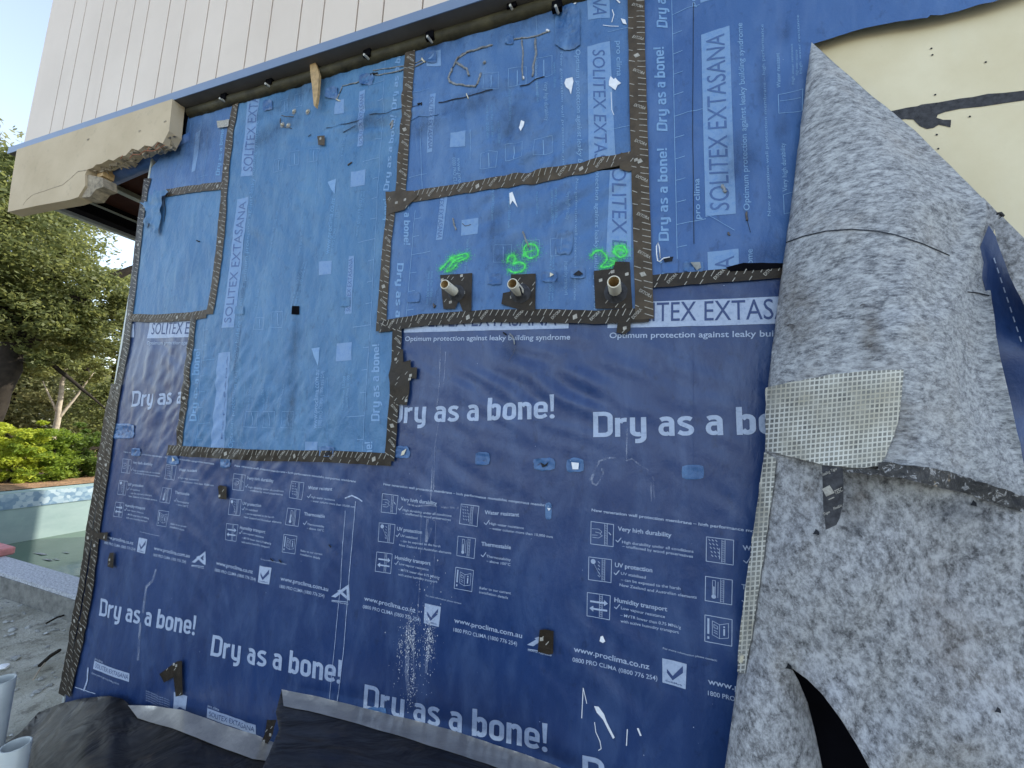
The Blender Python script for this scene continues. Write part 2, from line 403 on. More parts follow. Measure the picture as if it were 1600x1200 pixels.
# ------------------------------------------------------------------ house body
EX = -3.10; CY = -.08
TX = P(13, 235, -.09).x; CX = P(40, 215, CY).x; ZB = 3.43
house = thing('house', (0, 4, GZ), 'building with blue wrapped lower wall under an overhanging cream board clad upper storey', 'house')
h = MB(); h.box((EX+.02, .06, GZ), (9, 8, 3.4)); h.build('lower_storey', M['board'], house)
h = MB(); h.box((CX+.02, -.03, 3.47), (9, 8, 6.6)); h.build('upper_storey', M['groove'], house)
h = MB(); h.box((CX-.3, -.5, 6.6), (9.4, 8.4, 6.8)); h.build('roof', M['trim_under'], house)
# cladding boards with grooves between them
gx = [W(px/3, 0)[0] for px in (247, 355, 410, 497, 555, 645, 710, 810, 885, 1000)]
sc = (P(1, 0, CY).y+1.5)/1.5
gx = [x*sc for x in gx]; big, small = .246*sc, .175*sc
pat = [gx[0]]
k = 0
while pat[-1] < 9: pat.append(pat[-1]+((.37*sc if k == 0 else (small if k % 2 else big)))); k += 1
edges = [CX]+pat
h = MB()
for a, b2 in zip(edges, edges[1:]):
    if b2-a > .03: h.box((a+.0045, CY, 3.45), (b2-.0045, CY+.045, 6.55))
h.build('cladding_boards', M['cladding'], house)
h = MB()
yy = .0
while yy < 8: h.box((CX-.02, yy+.004, 3.45), (CX+.019, yy+.24, 6.55)); yy += .25
h.build('side_boards', M['cladding'], house)
tr = MB(); tr.prism([(TX, ZB), (9, ZB), (9, ZB+.055), (TX, ZB+.055)], -.092, -.088); tr.box((TX, -.0875, ZB+.05), (9, CY+.02, ZB+.056)); tr.build('flashing', M['trim_blue'], house)
tr = MB(); tr.box((TX+.004, -.0879, ZB+.001), (9, .05, ZB+.006)); tr.build('flashing_soffit', M['trim_under'], house)
# olive steel beam
bm_ = MB(); pts = [(-2.78+i*.2, -.004+.004*NV((i*.7, 0, 0)), ZB-.028+.004*NV((i*.5, 3, 0))) for i in range(60)]
bm_.tube(pts, .033, 14); o = bm_.build('bearer', M['steel_olive'], house, True)
for px, py in ((350, 158), (421, 135), (574, 90), (672, 62), (870, 15), (800, 14)):
    q = P(px, py-6, -.036); nt = MB(); nl = MB(); nt.box((q.x-.022, -.044, q.z-.018), (q.x+.022, -.02, q.z+.02))
    nl.tube([(q.x, -.06, q.z-.028), (q.x+.004, -.02, q.z-.02)], .006, 8); nt.build('notch', M['dark_void'], house); nl.build('screw', M['nail'], house)
# soffit of the overhang
h = MB(); h.box((CX+.25, -.02, 3.2), (EX, 8, 3.215)); h.build('soffit_lining', M['ply_red'], house)
for px, py in ((197, 304), (145, 319), (97, 331)):
    q = PZ(px, py, 3.14); h = MB(); h.box((q.x-.045, .02, 3.14), (q.x+.012, 8, 3.148)); h.box((q.x-.045, .02, 3.148), (q.x-.04, 8, 3.199)); h.build('soffit_joist', M['joist_steel'], house)
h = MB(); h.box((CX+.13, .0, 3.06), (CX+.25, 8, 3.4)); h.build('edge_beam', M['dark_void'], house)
h = MB(); h.box((CX+.3, -.012, 3.215), (EX+.3, .1, 3.42)); h.build('cavity_dark', M['dark_void'], house)  # near black box paints the darkness behind the broken fascia
h = MB(); h.tube([(-3.75, .03, 3.10), (-2.75, .03, 3.235)], .05, 12); h.build('wrapped_bearer', M['wrap_deep'], house, True)
h = MB(); a = P(175, 273, .0); h.box((a.x-.03, -.06, a.z-.055), (a.x+.035, .0, a.z+.05)); h.build('timber_block', M['timber'], house)
# broken fascia: y front -.10, 70 mm thick
FY = -.10
def fx(px, py): q = P(px, py, FY); return (q.x, q.z)
top = [fx(25, 240), fx(268, 163)]
poly = [(top[0][0], ZB-.002), (fx(268, 163)[0], ZB-.002)]+[fx(*q) for q in ((264, 205), (254, 224), (246, 221), (238, 229), (226, 227), (216, 235), (206, 232), (196, 243), (186, 245), (177, 251), (170, 249), (158, 256), (150, 257), (145, 262), (136, 265), (133, 272), (133, 290), (122, 308), (110, 312), (60, 321), (12, 331), (17, 290))]
fm = MB(); fm.prism(poly, FY, FY+.07)
fas = fm.build('fascia', M['fascia_render'], house)
core = MB()       # crumbly core along the break
brk = [fx(*q) for q in ((264, 205), (254, 224), (246, 221), (238, 229), (226, 227), (216, 235), (206, 232), (196, 243), (186, 245), (177, 251), (170, 249), (158, 256), (150, 257), (145, 262), (136, 265))]
for i in range(len(brk)-1):
    a, b2 = brk[i], brk[i+1]
    for k in range(4):
        t0 = random.random(); x = a[0]+(b2[0]-a[0])*t0; z = a[1]+(b2[1]-a[1])*t0; s = .010+.016*random.random(); y = FY+.02+.045*random.random()
        vs = []
        for w_ in range(7): vs.append((x+random.uniform(-s, s)*1.6, y+random.uniform(-s, s), z+random.uniform(-s, s)*.9))
        bb = bmesh.new(); 
        for v in vs: bb.verts.new(v)
        bmesh.ops.convex_hull(bb, input=bb.verts[:]); bb.verts.ensure_lookup_table(); i0 = len(core.v)
        im = {v: i0+j for j, v in enumerate(bb.verts)}; core.v += [tuple(v.co) for v in bb.verts]; core.f += [[im[v] for v in f_.verts] for f_ in bb.faces]; bb.free()
core.build('broken_edge', M['fascia_core'], house)
core = MB(); q = [fx(133, 271), fx(157, 276), fx(158, 290), fx(146, 294), fx(137, 306), fx(124, 307), fx(131, 292)]; core.prism(q, FY+.012, FY+.085); core.build('broken_block', M['fascia_core'], house)
cr = MB()
ck = [fx(*q) for q in ((135, 266), (122, 268), (110, 279), (98, 289), (85, 293), (68, 299), (52, 304), (42, 312), (36, 320))]
for i in range(len(ck)-1):
    a, b2 = ck[i], ck[i+1]; w_ = .006-.0004*i; cr.prism([(a[0], a[1]-w_/2), (b2[0], b2[1]-w_/2), (b2[0], b2[1]+w_/2), (a[0], a[1]+w_/2)], FY-.001, FY+.001)
for cx_, cz_ in ((218, 205), (138, 218), (258, 190)):
    a = fx(cx_, cz_); cr.prism([(a[0]+.02*math.cos(k)*random.uniform(.5, 1), a[1]+.009*math.sin(k)*random.uniform(.5, 1)) for k in np.arange(0, 6.2, .8)], FY-.0012, FY+.0005)
cr.build('crack', M['fascia_core'], house)
rw = MB()
for px, py in ((198, 240), (239, 228), (252, 222)):
    a = P(px, py, FY+.02); rw.tube([a, a+Vector((.004, -.02, -.03)), a+Vector((.0, -.025, -.055))], .0022, 6)
a, b2 = P(200, 246, FY-.005), P(258, 230, FY-.005); rw.tube([a+(b2-a)*i/6+Vector((0, random.uniform(-.01, .01), random.uniform(-.01, .01))) for i in range(7)], .0025, 6)
rw.build('reinforcing_wire', M['rust_wire'], house)

# ------------------------------------------------------------------ yellow board at the right
bd = MB(); bd.drape([[(.3, -.4), (3.2, -.4), (3.2, 3.4), (.3, 3.4)]], -.035, .2, fn=lambda x, z: 0)
board = tag(bd.build('sheathing_board', M['board'], smooth=True), 'cream yellow sheathing board bared where the blue wrap is peeled back', 'wall board')
def WB(px, py): q = P(px, py, .034); return (q.x, q.z)
def flat(polys, y, name, mat, parent): 
    mb = MB()
    for pl in polys:
        pl = pl if area(pl) > 0 else pl[::-1]; mb.poly3([(x, y, z) for x, z in pl])
    return mb.build(name, M[mat], parent)
seam = [WB(*q) for q in Z(1200, 0, 3, [(560, 525), (650, 505), (700, 498), (720, 490), (800, 480), (900, 462), (960, 455), (1030, 440), (1100, 436), (1200, 425), (1330, 408), (1330, 452), (1200, 470), (1100, 485), (1000, 500), (900, 510), (830, 525), (795, 538), (790, 552), (820, 562), (858, 562), (855, 598), (835, 592), (800, 585), (775, 600), (745, 605), (710, 590), (680, 560), (640, 558), (600, 566)])]
flat([seam], .0335, 'sealant_band', 'charcoal', board)
dots = []
for x, y in ((765, 228), (770, 258), (783, 445), (788, 487), (790, 632), (797, 698), (1020, 292), (945, 547)):
    c = WB(1200+x/3, y/3); r = .0032
    flat([[(c[0]+r*math.cos(k*.785), c[1]+r*math.sin(k*.785)) for k in range(8)]], .033, 'nail_head', 'black_line', board)

# ------------------------------------------------------------------ membrane sheets
def px2w(pts): return [W(*q) for q in pts]
def rough_edge(pts, amp=.003, n=6):
    out = []
    for i in range(len(pts)):
        a = Vector((*pts[i], 0)); b2 = Vector((*pts[(i+1) % len(pts)], 0)); L = (b2-a).length; k = max(1, min(40, int(L/.04)))
        nrm = Vector((-(b2-a).y, (b2-a).x, 0)).normalized() if L else Vector()
        for j in range(k):
            q = a+(b2-a)*j/k
            if j: q += nrm*random.uniform(-amp, amp)
            out.append((q.x, q.y))
    return out
SH = {}
def sheet(key, pts, off, mat, label, rough=.002):
    w_ = pts if isinstance(pts[0][0], float) and abs(pts[0][0]) < 12 else px2w(pts)
    mb = MB().drape([rough_edge(w_, rough)], off, .0125)
    o = tag(mb.build('wall_membrane', M[mat], smooth=True), label, 'building wrap', 'blue membrane sheets fixed to the wall')
    SH[key] = (o, off, w_); return o
L0 = [(EX+.012*NV((0, z*2, 7)), z) for z in (2.15, 1.8, 1.5, 1.2, .9, .6, .3, 0, -.29)]
sheet('A', [(1.6, 2.1), (-3.09, 2.15)]+L0+[(1.6, -.29)], .0, 'wrap_navy', 'large dark navy membrane sheet with white slogans covering the lower half of the wall')
sheet('B', [(226, 300), (352, 290), (330, 494), (203, 498)], .004, 'wrap_sky', 'small sky blue membrane square at left wall edge with a torn strip hanging')
sheet('C', [(287, 172), (374, 150), (352, 296), (228, 306), (238, 262), (262, 235)], .0042, 'wrap_mid', 'narrow blue membrane piece between the broken fascia and the first vertical tape')
sheet('D', [(372, 148), (648, 65), (640, 305), (606, 310), (600, 512), (626, 512), (614, 715), (280, 708), (300, 498), (330, 494)], .0046, 'wrap_sky', 'tall bright blue membrane panel with faint upright print left of centre')
sheet('E', [(640, 66), (800, 18), (880, -14), (996, -60), (1000, 245), (800, 278), (636, 302)], .005, 'wrap_mid', 'upper middle blue membrane panel with white paint splats and curled glue marks')
sheet('F', [(614, 308), (990, 262), (1006, 492), (602, 512)], .0054, 'wrap_mid', 'blue membrane panel around the three pipes with green spray marks')
gp = px2w([(1000, -60), (1010, 440), (1075, 444), (1222, 432), (1245, 300), (1268, 70)])
gp += [W(*q) for q in ((1300, 61), (1330, 50), (1400, 36), (1447, 31), (1452, 26), (1470, 26), (1550, 5), (1600, -12), (1760, -80))]+[(1.6, 3.45)]
sheet('G', gp, .0048, 'wrap_deep', 'deep blue membrane sheet at upper right, touching the bare cream board', .0015)

# text
_tc = {}
def glyphs(s, bold):
    k = (s, bold)
    if k in _tc: return _tc[k]
    c = bpy.data.curves.new('t', 'FONT'); c.body = s; c.resolution_u = 3; c.offset = bold
    o = bpy.data.objects.new('t', c); me = bpy.data.meshes.new_from_object(o)
    vs = [(v.co.x, v.co.y) for v in me.vertices]; fs = [[vs[i] for i in p_.vertices] for p_ in me.polygons]
    xs_ = [v[0] for v in vs]; r = (fs, min(xs_), max(xs_)); _tc[k] = r
    bpy.data.objects.remove(o); bpy.data.curves.remove(c); bpy.data.meshes.remove(me); return r
CAPH = max(p_[1] for f_ in glyphs('H', 0)[0] for p_ in f_)
def lay(s, a, b, h, bold=.02, sub=None, clip=None, up=None):
    """letters as polygons in wall coordinates: baseline from a to b (b = end of sub), cap height h (m)"""
    fs, x0, x1 = glyphs(s, bold)
    if sub: x1 = glyphs(sub, bold)[2]
    ux, uz = (b[0]-a[0])/(x1-x0), (b[1]-a[1])/(x1-x0)
    if up is None:
        L = math.hypot(ux, uz); up = (-uz/L, ux/L)
    vx, vz = up[0]*h/CAPH, up[1]*h/CAPH
    out = []
    for f_ in fs:
        q = [(a[0]+(x-x0)*ux+y*vx, a[1]+(x-x0)*uz+y*vz) for x, y in f_]
        if clip: q = clip_convex(q if area(q) > 0 else q[::-1], clip)
        if len(q) >= 3 and abs(area(q)) > 1e-9: out.append(q)
    return out
def put(key, polys, name, mat, lift=.0014, cell=True, step=.025, parent=None):
    o, off, _ = SH[key]; mb = MB()
    for q in polys:
        if len(q) < 3: continue
        mb.drape([q], off+lift, .0125, True)
    if not mb.f: return None
    return mb.build(name, M[mat], parent or o, True)
def stroke(pts, w_):
    """thin ribbon polygons along wall points"""
    out = []
    for i in range(len(pts)-1):
        a, b2 = pts[i], pts[i+1]; dx, dz = b2[0]-a[0], b2[1]-a[1]; L = math.hypot(dx, dz) or 1
        w0 = w_[i]/2 if hasattr(w_, '__len__') else w_/2; w1 = w_[i+1]/2 if hasattr(w_, '__len__') else w_/2
        nx, nz = -dz/L, dx/L; ex, ez = dx/L*w0*.4, dz/L*w0*.4
        out.append([(a[0]-nx*w0-ex, a[1]-nz*w0-ez), (b2[0]-nx*w1+ex, b2[1]-nz*w1+ez), (b2[0]+nx*w1+ex, b2[1]+nz*w1+ez), (a[0]+nx*w0-ex, a[1]+nz*w0-ez)])
    return out
def frame(q, t_=.0016):
    out = []
    for i in range(4): out += stroke([q[i], q[(i+1) % 4]], t_)
    return out

def ribbon(path, t_, closed=False):
    """mitred strip of quads along a path (letter units)"""
    n = len(path); L_, R_ = [], []
    for i in range(n):
        p = path[i]; a = path[(i-1) % n] if (closed or i) else None; b2 = path[(i+1) % n] if (closed or i < n-1) else None
        ns = []
        for u, v in ((a, p), (p, b2)):
            if u is None or v is None: continue
            dx, dy = v[0]-u[0], v[1]-u[1]; l = math.hypot(dx, dy) or 1; ns.append((-dy/l, dx/l))
        if len(ns) == 2:
            sx_, sy_ = ns[0][0]+ns[1][0], ns[0][1]+ns[1][1]; k = 2/max(.8, sx_*sx_+sy_*sy_); mx_, my_ = sx_*k, sy_*k
        else: mx_, my_ = ns[0]
        L_.append((p[0]+mx_*t_/2, p[1]+my_*t_/2)); R_.append((p[0]-mx_*t_/2, p[1]-my_*t_/2))
    m_ = n if closed else n-1
    return [[L_[i], R_[i], R_[(i+1) % n], L_[(i+1) % n]] for i in range(m_)]
def arc(cx, cy, rx, ry, a0, a1, n=8): return [(cx+rx*math.cos(math.radians(a0+(a1-a0)*i/n)), cy+ry*math.sin(math.radians(a0+(a1-a0)*i/n))) for i in range(n+1)]
def rloop(x0, y0, x1, y1, r):
    return arc(x1-r, y1-r, r, r, 90, 0, 5)+arc(x1-r, y0+r, r, r, 0, -90, 5)+arc(x0+r, y0+r, r, r, -90, -180, 5)+arc(x0+r, y1-r, r, r, 180, 90, 5)
def slogan_glyphs():
    T = .165; h = T/2; X = .74; G_ = {}
    rect = lambda x0, y0, x1, y1: [(x0, y0), (x1, y0), (x1, y1), (x0, y1)]
    G_['D'] = ([rect(0, 0, T, 1)]+ribbon([(T, 1-h)]+arc(.36, .76, .20, 1-h-.76, 90, 0, 6)+arc(.36, .24, .20, .24-h, 0, -90, 6)+[(T, h)], T), .64)
    G_['r'] = ([rect(0, 0, T, X)]+ribbon([(T, X-.2), (T+.03, X-.13), (T+.08, X-h-.01), (T+.15, X-h), (T+.21, X-h-.005)], T*.95), .40)
    G_['y'] = (ribbon([(h, X)]+arc(.24, .22, .24-h, .22-h, 180, 270, 6)+[(.30, h), (.345, .10)], T)+ribbon([(.43, X), (.43, .05)]+arc(.25, -.02, .18, .155, 0, -90, 6)+[(.16, -.175)], T), .515)
    G_['a'] = (ribbon([(.07, X-.13), (.14, X-h-.01), (.22, X-h)]+arc(.26, X-h-.14, .14, .14, 90, 0, 5)+[(.40, 0)], T*.97)+ribbon([(.32, .43), (.20, .43)]+arc(.20, .255, .125, .175, 90, 270, 8)[1:]+[(.25, .08), (.32, .115)], T*.88), .485)
    G_['s'] = (ribbon([(.42, X-.14), (.34, X-h-.01), (.24, X-h)]+arc(.23, .535, .145, .12, 90, 230, 5)+arc(.27, .215, .145, .135, 50, -90, 6)+[(.16, h), (.04, .15)], T*.93), .455)
    G_['b'] = ([rect(0, 0, T, 1)]+ribbon([(T, X-.17), (.24, X-h-.01), (.28, X-h)]+arc(.29, X-h-.14, .145, .14, 90, 0, 4)[1:]+arc(.29, h+.14, .145, .14, 0, -90, 4)+[(.24, h+.01), (T, .17)], T), .52)
    G_['o'] = (ribbon(rloop(h, h, .515-h, X-h, .145), T, True), .515)
    G_['n'] = ([rect(0, 0, T, X)]+ribbon([(T, X-.17), (.24, X-h-.01)]+arc(.285, X-h-.14, .145, .14, 90, 0, 5)+[(.43, 0)], T), .512)
    G_['e'] = (ribbon([(T, .355), (.43, .355)]+arc(.29, X-h-.14, .14, .14, 0, 90, 5)+arc(.225, X-h-.14, .1425, .14, 90, 180, 5)+arc(.225, h+.14, .1425, .14, 180, 270, 5)+[(.30, h), (.38, .115), (.46, .17)], T*.9), .51)
    G_['!'] = ([[(0, 1), (.03, .30), (T-.03, .30), (T, 1)], [(h+.092*math.cos(a), .09+.092*math.sin(a)) for a in np.arange(0, 6.28, .524)]], T)
    return G_
SG = slogan_glyphs()
def lay_s(s, a, b, h, sub=None, up=(0, 1), clip=None):
    def width(q):
        x = 0
        for ch in q: x += .29 if ch == ' ' else SG[ch][1]+.075
        return x-.075
    W_ = width(sub or s); ux, uz = (b[0]-a[0])/W_, (b[1]-a[1])/W_; x = 0; out = []
    for ch in s:
        if ch == ' ': x += .29; continue
        for q in SG[ch][0]:
            w_ = [(a[0]+(x+gx_)*ux+gy*h*up[0], a[1]+(x+gx_)*uz+gy*h*up[1]) for gx_, gy in q]
            if clip: w_ = clip_convex(w_ if area(w_) > 0 else w_[::-1], clip)
            if len(w_) >= 3 and abs(area(w_)) > 1e-9: out.append(w_)
        x += SG[ch][1]+.075
    return out
# ---- print unit of the navy sheet, defined on columns 0 (right) and 1, stepping .918 m
PER = .9185; RISE = .009
z10 = lambda x, y: W(850+x/3.4286, 750+y/3.4286)
z5 = lambda x, y: W(550+x/3.4286, 700+y/3.4286)
def sh(p_, base, k): return (p_[0]-PER*(k-base), p_[1]+RISE*(k-base))
def shp(polys, base, k): return [[sh(p_, base, k) for p_ in q] for q in polys]
fine_r = []; head_r = []; icon_r = []
def tl(dst, zf, s, a, b, h, **kw): dst.append(lay(s, zf(*a), zf(*b), h, **kw))
tl(head_r, z10, 'New generation wall protection membrane – high performance monolithic nonporous membrane', (255, 167), (1070, 274), .0095, sub='New generation wall protection membrane – high performance')
tl(head_r, z10, 'Very high durability', (395, 270), (683, 306), .0145)
tl(head_r, z10, 'UV protection', (380, 465), (580, 493), .0145)
tl(head_r, z10, 'Humidity transport', (377, 652), (660, 703), .0145)
for s, a, b in (('High durability under all conditions', (418, 338), (800, 388)), ('– unaffected by wood preservatives', (420, 360), (797, 415)),
    ('UV stabilised', (412, 507), (545, 528)), ('– can be exposed to the harsh', (412, 540), (730, 587)), ('New Zealand and Australian elements', (405, 568), (818, 635)),
    ('Low vapour resistance', (412, 692), (648, 740)), ('– MVTR lower than 0.75 MNs/g', (408, 730), (733, 795)), ('with active humidity transport', (410, 762), (722, 822))):
    tl(fine_r, z10, s, a, b, .0092, bold=.01)
for x, y in ((385, 322), (375, 497), (377, 680)): fine_r.append(stroke([z10(x, y), z10(x+10, y+10), z10(x+28, y-12)], .003))
fine_m = []; head_m = []; icon_m = []
tl(head_m, z5, 'Water resistant', (713, 353), (897, 366), .0145); tl(head_m, z5, 'Thermostable', (697, 520), (853, 541), .0145)
for s, a, b in (('High water resistance', (738, 409), (922, 434)), ('– water column more than 10,000 mm', (738, 433), (1075, 483)), ('Thermostability', (722, 583), (852, 604)),
    ('– above 100°C', (722, 608), (850, 630)), ('Refer to our current', (687, 752), (853, 782)), ('installation details', (685, 774), (837, 807))):
    tl(fine_m, z5, s, a, b, .0092, bold=.01)
tl(fine_m, z5, 'For more information please contact:', (395, 793), (588, 835), .006, bold=.01)
for x, y in ((712, 398), (695, 570)): fine_m.append(stroke([z5(x, y), z5(x+10, y+10), z5(x+25, y-12)], .003))
url_m = []
tl(url_m, z5, 'www.proclima.co.nz', (65, 816), (340, 883), .0175, bold=.015); tl(url_m, z5, '0800 PRO CLIMA (0800 776 254)', (58, 858), (366, 930), .0135, bold=.01)
tl(url_m, z5, 'www.proclima.com.au', (548, 932), (912, 1017), .0175, bold=.015); tl(url_m, z5, '1800 PRO CLIMA (1800 776 254)', (545, 980), (885, 1057), .0135, bold=.01)
def icon(kind, q):
    o, ax, ay = q[3], (q[2][0]-q[3][0], q[2][1]-q[3][1]), (q[0][0]-q[3][0], q[0][1]-q[3][1])
    T = lambda u, v: (o[0]+ax[0]*u+ay[0]*v, o[1]+ax[1]*u+ay[1]*v)
    out = frame(q, .0022); pl = lambda pts, w_=.0016: out.extend(stroke([T(*p_) for p_ in pts], w_))
    bar = {'hand': .62, 'rain': .58, 'sun': .6, 'therm': .58, 'arrows': .55}.get(kind)
    if bar:
        pl([(bar, .04), (bar, .96)]); pl([(bar+.12, .04), (bar+.12, .96)])
        for k in range(12): pl([(bar+.02, .06+k*.075), (bar+.1, .1+k*.075)], .0012)
    if kind == 'hand':
        pl([(.05, .68), (.35, .7), (.5, .6), (.42, .48), (.52, .42), (.35, .3), (.08, .3)]); pl([(.2, .55), (.42, .52)]); pl([(.05, .4), (.3, .42)]); pl([(.8, .6), (.9, .5)], .003)
    if kind == 'rain':
        for i in range(3):
            for k in range(5): pl([(.08+i*.13+k*.03, .92-k*.16), (.14+i*.13+k*.03, .86-k*.16)], .0022)
        pl([(.5, .6), (.5, .15)])
    if kind == 'sun':
        out.append([T(.2+.11*math.cos(a), .82+.11*math.sin(a)) for a in np.arange(0, 6.2, .6)])
        for k in range(5): pl([(.42, .85-k*.15), (.5, .78-k*.15)], .002)
        pl([(.25, .7), (.55, .2)], .0012)
    if kind == 'therm':
        pl([(.27, .3), (.27, .88), (.38, .88), (.38, .3)]); out.append([T(.325+.09*math.cos(a), .22+.09*math.sin(a)) for a in np.arange(0, 6.2, .6)]); pl([(.325, .2), (.325, .62)], .004); pl([(.48, .85), (.48, .2)])
    if kind == 'arrows':
        pl([(.15, .65), (.8, .65)], .006); out.append([T(.75, .78), T(.92, .65), T(.75, .52)])
        pl([(.25, .35), (.88, .35)], .006); out.append([T(.28, .48), T(.1, .35), T(.28, .22)])
    if kind == 'info':
        pl([(.13, .88), (.13, .32)], .006); pl([(.13, .2), (.13, .13)], .006)
        pl([(.28, .82), (.55, .72), (.55, .2), (.28, .3), (.28, .82)]); pl([(.55, .72), (.88, .82), (.88, .28), (.55, .2)])
        pl([(.34, .7), (.48, .64), (.48, .54), (.34, .58), (.34, .7)]); pl([(.34, .48), (.48, .43)]); pl([(.34, .4), (.48, .35)])
        pl([(.72, .58), (.72, .35)], .005); pl([(.72, .68), (.72, .64)], .005)
    return out
ic_r = [('hand', [(252, 222), (373, 238), (370, 357), (250, 342)]), ('sun', [(240, 412), (362, 427), (359, 550), (238, 534)]), ('arrows', [(232, 603), (355, 620), (351, 748), (230, 729)]),
        ('rain', [(870, 304), (1015, 322), (1013, 455), (868, 433)]), ('therm', [(865, 515), (1008, 535), (1005, 668), (863, 645)]), ('info', [(862, 722), (1007, 747), (1005, 888), (861, 862)])]
icons = [icon(k, [z10(*p_) for p_ in q]) for k, q in ic_r]
cmk = [z5(390, 832), z5(477, 850), z5(466, 958), z5(384, 938)]
def TT(q, u, v):
    o, ax, ay = q[3], (q[2][0]-q[3][0], q[2][1]-q[3][1]), (q[0][0]-q[3][0], q[0][1]-q[3][1]); return (o[0]+ax[0]*u+ay[0]*v, o[1]+ax[1]*u+ay[1]*v)
tick = [[TT(cmk, *p_) for p_ in q] for q in ([(.2, .62), (.45, .38), (.45, .2), (.2, .45)], [(.45, .38), (.9, .9), (.9, .62), (.45, .2)])]
ticktxt = lay('CodeMark', TT(cmk, .14, .08), TT(cmk, .86, .08), .0055, .01)
# triangular mark, measured on column 2
z4 = lambda x, y: W(300+x/2.4, 700+y/2.4)
tri = [[z4(590, 510), z4(592, 572), z4(582, 568), z4(580, 528), z4(540, 560), z4(524, 556)], [z4(545, 535), z4(556, 530), z4(582, 556), z4(580, 566)]]+stroke([z4(526, 570), z4(585, 578)], .003)
tritxt = lay('BRANZ Appraised', z4(525, 575), z4(586, 588), .006, .015)
# slogans
s1 = lay_s('Dry as a bone!', W(927, 683), W(1182, 679), P(927, 644).z-P(927, 683).z, sub='Dry as a b', up=(-.03, 1))
s2 = lay_s('Dry as a bone!', W(568, 1107), W(855, 1176), P(568, 1068).z-P(568, 1107).z, up=(-.03, 1))
bx = [(-.12, W(949, 513)[1]), (.646, W(949, 513)[1]-.004), (.646, W(1217, 465)[1]), (-.12, W(949, 474)[1])]
bt = lay('SOLITEX EXTASANA', W(961, 503), W(1088, 501), W(1100, 471)[1]-W(1100, 501)[1], .0, sub='SOLITEX', up=(0, 1))
ot = lay('Optimum protection against leaky building syndrome', W(633, 533), W(891, 530.5), .021, .012)
z3 = lambda x, y: W(x/3, 800+y/3)
sb = [z3(440, 697), z3(607, 757), z3(605, 797), z3(437, 735)]
sbt = lay('SOLITEX EXTASANA', z3(445, 728), z3(600, 785), .021, .0); sbp = lay('pro clima', z3(442, 692), z3(482, 707), .012, .01)
sbo = lay('Optimum protection against leaky building syndrome', z3(430, 757), z3(560, 810), .010, .0)
for k in range(0, 4):
    bo = put('A', shp([bx], 0, k), 'title_banner', 'print_bright', .001); put('A', shp(bt, 0, k), 'lettering', 'ink_navy', .0018, parent=bo)
    put('A', shp(ot, 1, k), 'tagline', 'print_bright')
    put('A', shp(s1, 0, k), 'slogan', 'print_bright'); put('A', shp(s2, 1, k), 'slogan', 'print_bright')
    for lst, base, nm in ((head_r, 0, 'heading_print'), (head_m, 1, 'heading_print'), (fine_r, 0, 'fine_print'), (fine_m, 1, 'fine_print'), (url_m, 1, 'web_address')):
        for q in lst: put('A', shp(q, base, k), nm, 'print_bright')
    for q in icons: put('A', shp(q, 0, k), 'pictogram', 'print_bright', cell=False)
    co = put('A', shp([cmk], 1, k), 'certification_mark', 'print_bright'); put('A', shp(tick+ticktxt, 1, k), 'tick_symbol', 'ink_navy', .0018, parent=co)
    put('A', shp(tri+tritxt, 2, k), 'appraisal_mark', 'print_bright')
    if k >= 2:
        bo = put('A', shp([sb], 3, k), 'title_banner', 'print_bright'); put('A', shp(sbt, 3, k), 'lettering', 'ink_navy', .0018, parent=bo)
        put('A', shp(sbp+sbo, 3, k), 'tagline', 'print_bright', cell=False)
put('A', shp(s2, 1, 0)[:0]+lay('pro clima', (-1.03, 2.03), (-.9, 2.03), .02), 'tagline', 'print_bright', cell=False)
bo = put('A', [px2w([(200, 506), (210, 506), (209, 527), (198, 527)])], 'title_banner', 'print_bright')
bx3 = put('A', [z3(*p_) for p_ in ((818, 842), (880, 862), (872, 946), (812, 925))] and [[z3(*p_) for p_ in ((818, 842), (880, 862), (872, 946), (812, 925))]], 'certification_mark', 'print_bright')
put('A', [[z3(820, 930), z3(845, 912), z3(872, 925), z3(872, 940), z3(845, 925)]], 'tick_symbol', 'ink_navy', .0018, parent=bx3)
for r_ in range(5): put('A', lay('can be exposed to the harsh elements', z3(682, 840+r_*11), z3(795, 885+r_*11), .006, .0), 'fine_print', 'print_bright')

mb = MB().drape([[(.36, .25), (1.3, .25), (1.3, 1.05), (.36, 1.05)]], .0035, .05)  # near black sheet added to stand for the shade inside the felt slit
tag(mb.build('slit_shade_sheet', M['dark_void'], smooth=True), 'near black sheet added for the shade seen through the slit in the lower felt', 'plastic sheet')
# ---- upright faint print on the upper sheets
def vtext(key, s, a, b, capx, bold=.01, sub=None, mat='print_faint', name='lettering', parent=None, lift=.0012, cell=False):
    """a->b baseline in px; capx = px x of the cap line at a"""
    A, B = W(*a), W(*b); C = W(capx, a[1]); up = (C[0]-A[0], C[1]-A[1]); h_ = math.hypot(*up); up = (up[0]/h_, up[1]/h_)
    cl_ = SH[key][2] if key in ('B', 'F') else CL.get(key)
    return put(key, lay_s(s, A, B, h_, sub, up, cl_) if name == 'slogan' else lay(s, A, B, h_, bold, sub, cl_, up), name, mat, lift, True, .025, parent)
CL = {'E': px2w([(642, 66), (1000, -60), (1000, 248), (640, 300)]), 'D': px2w([(300, 100), (648, 65), (612, 712), (284, 704)]),
      'G': px2w([(1000, -60), (1500, -60), (1225, 428), (1010, 438)]), 'C': px2w([(240, 270), (374, 150), (352, 296)])}
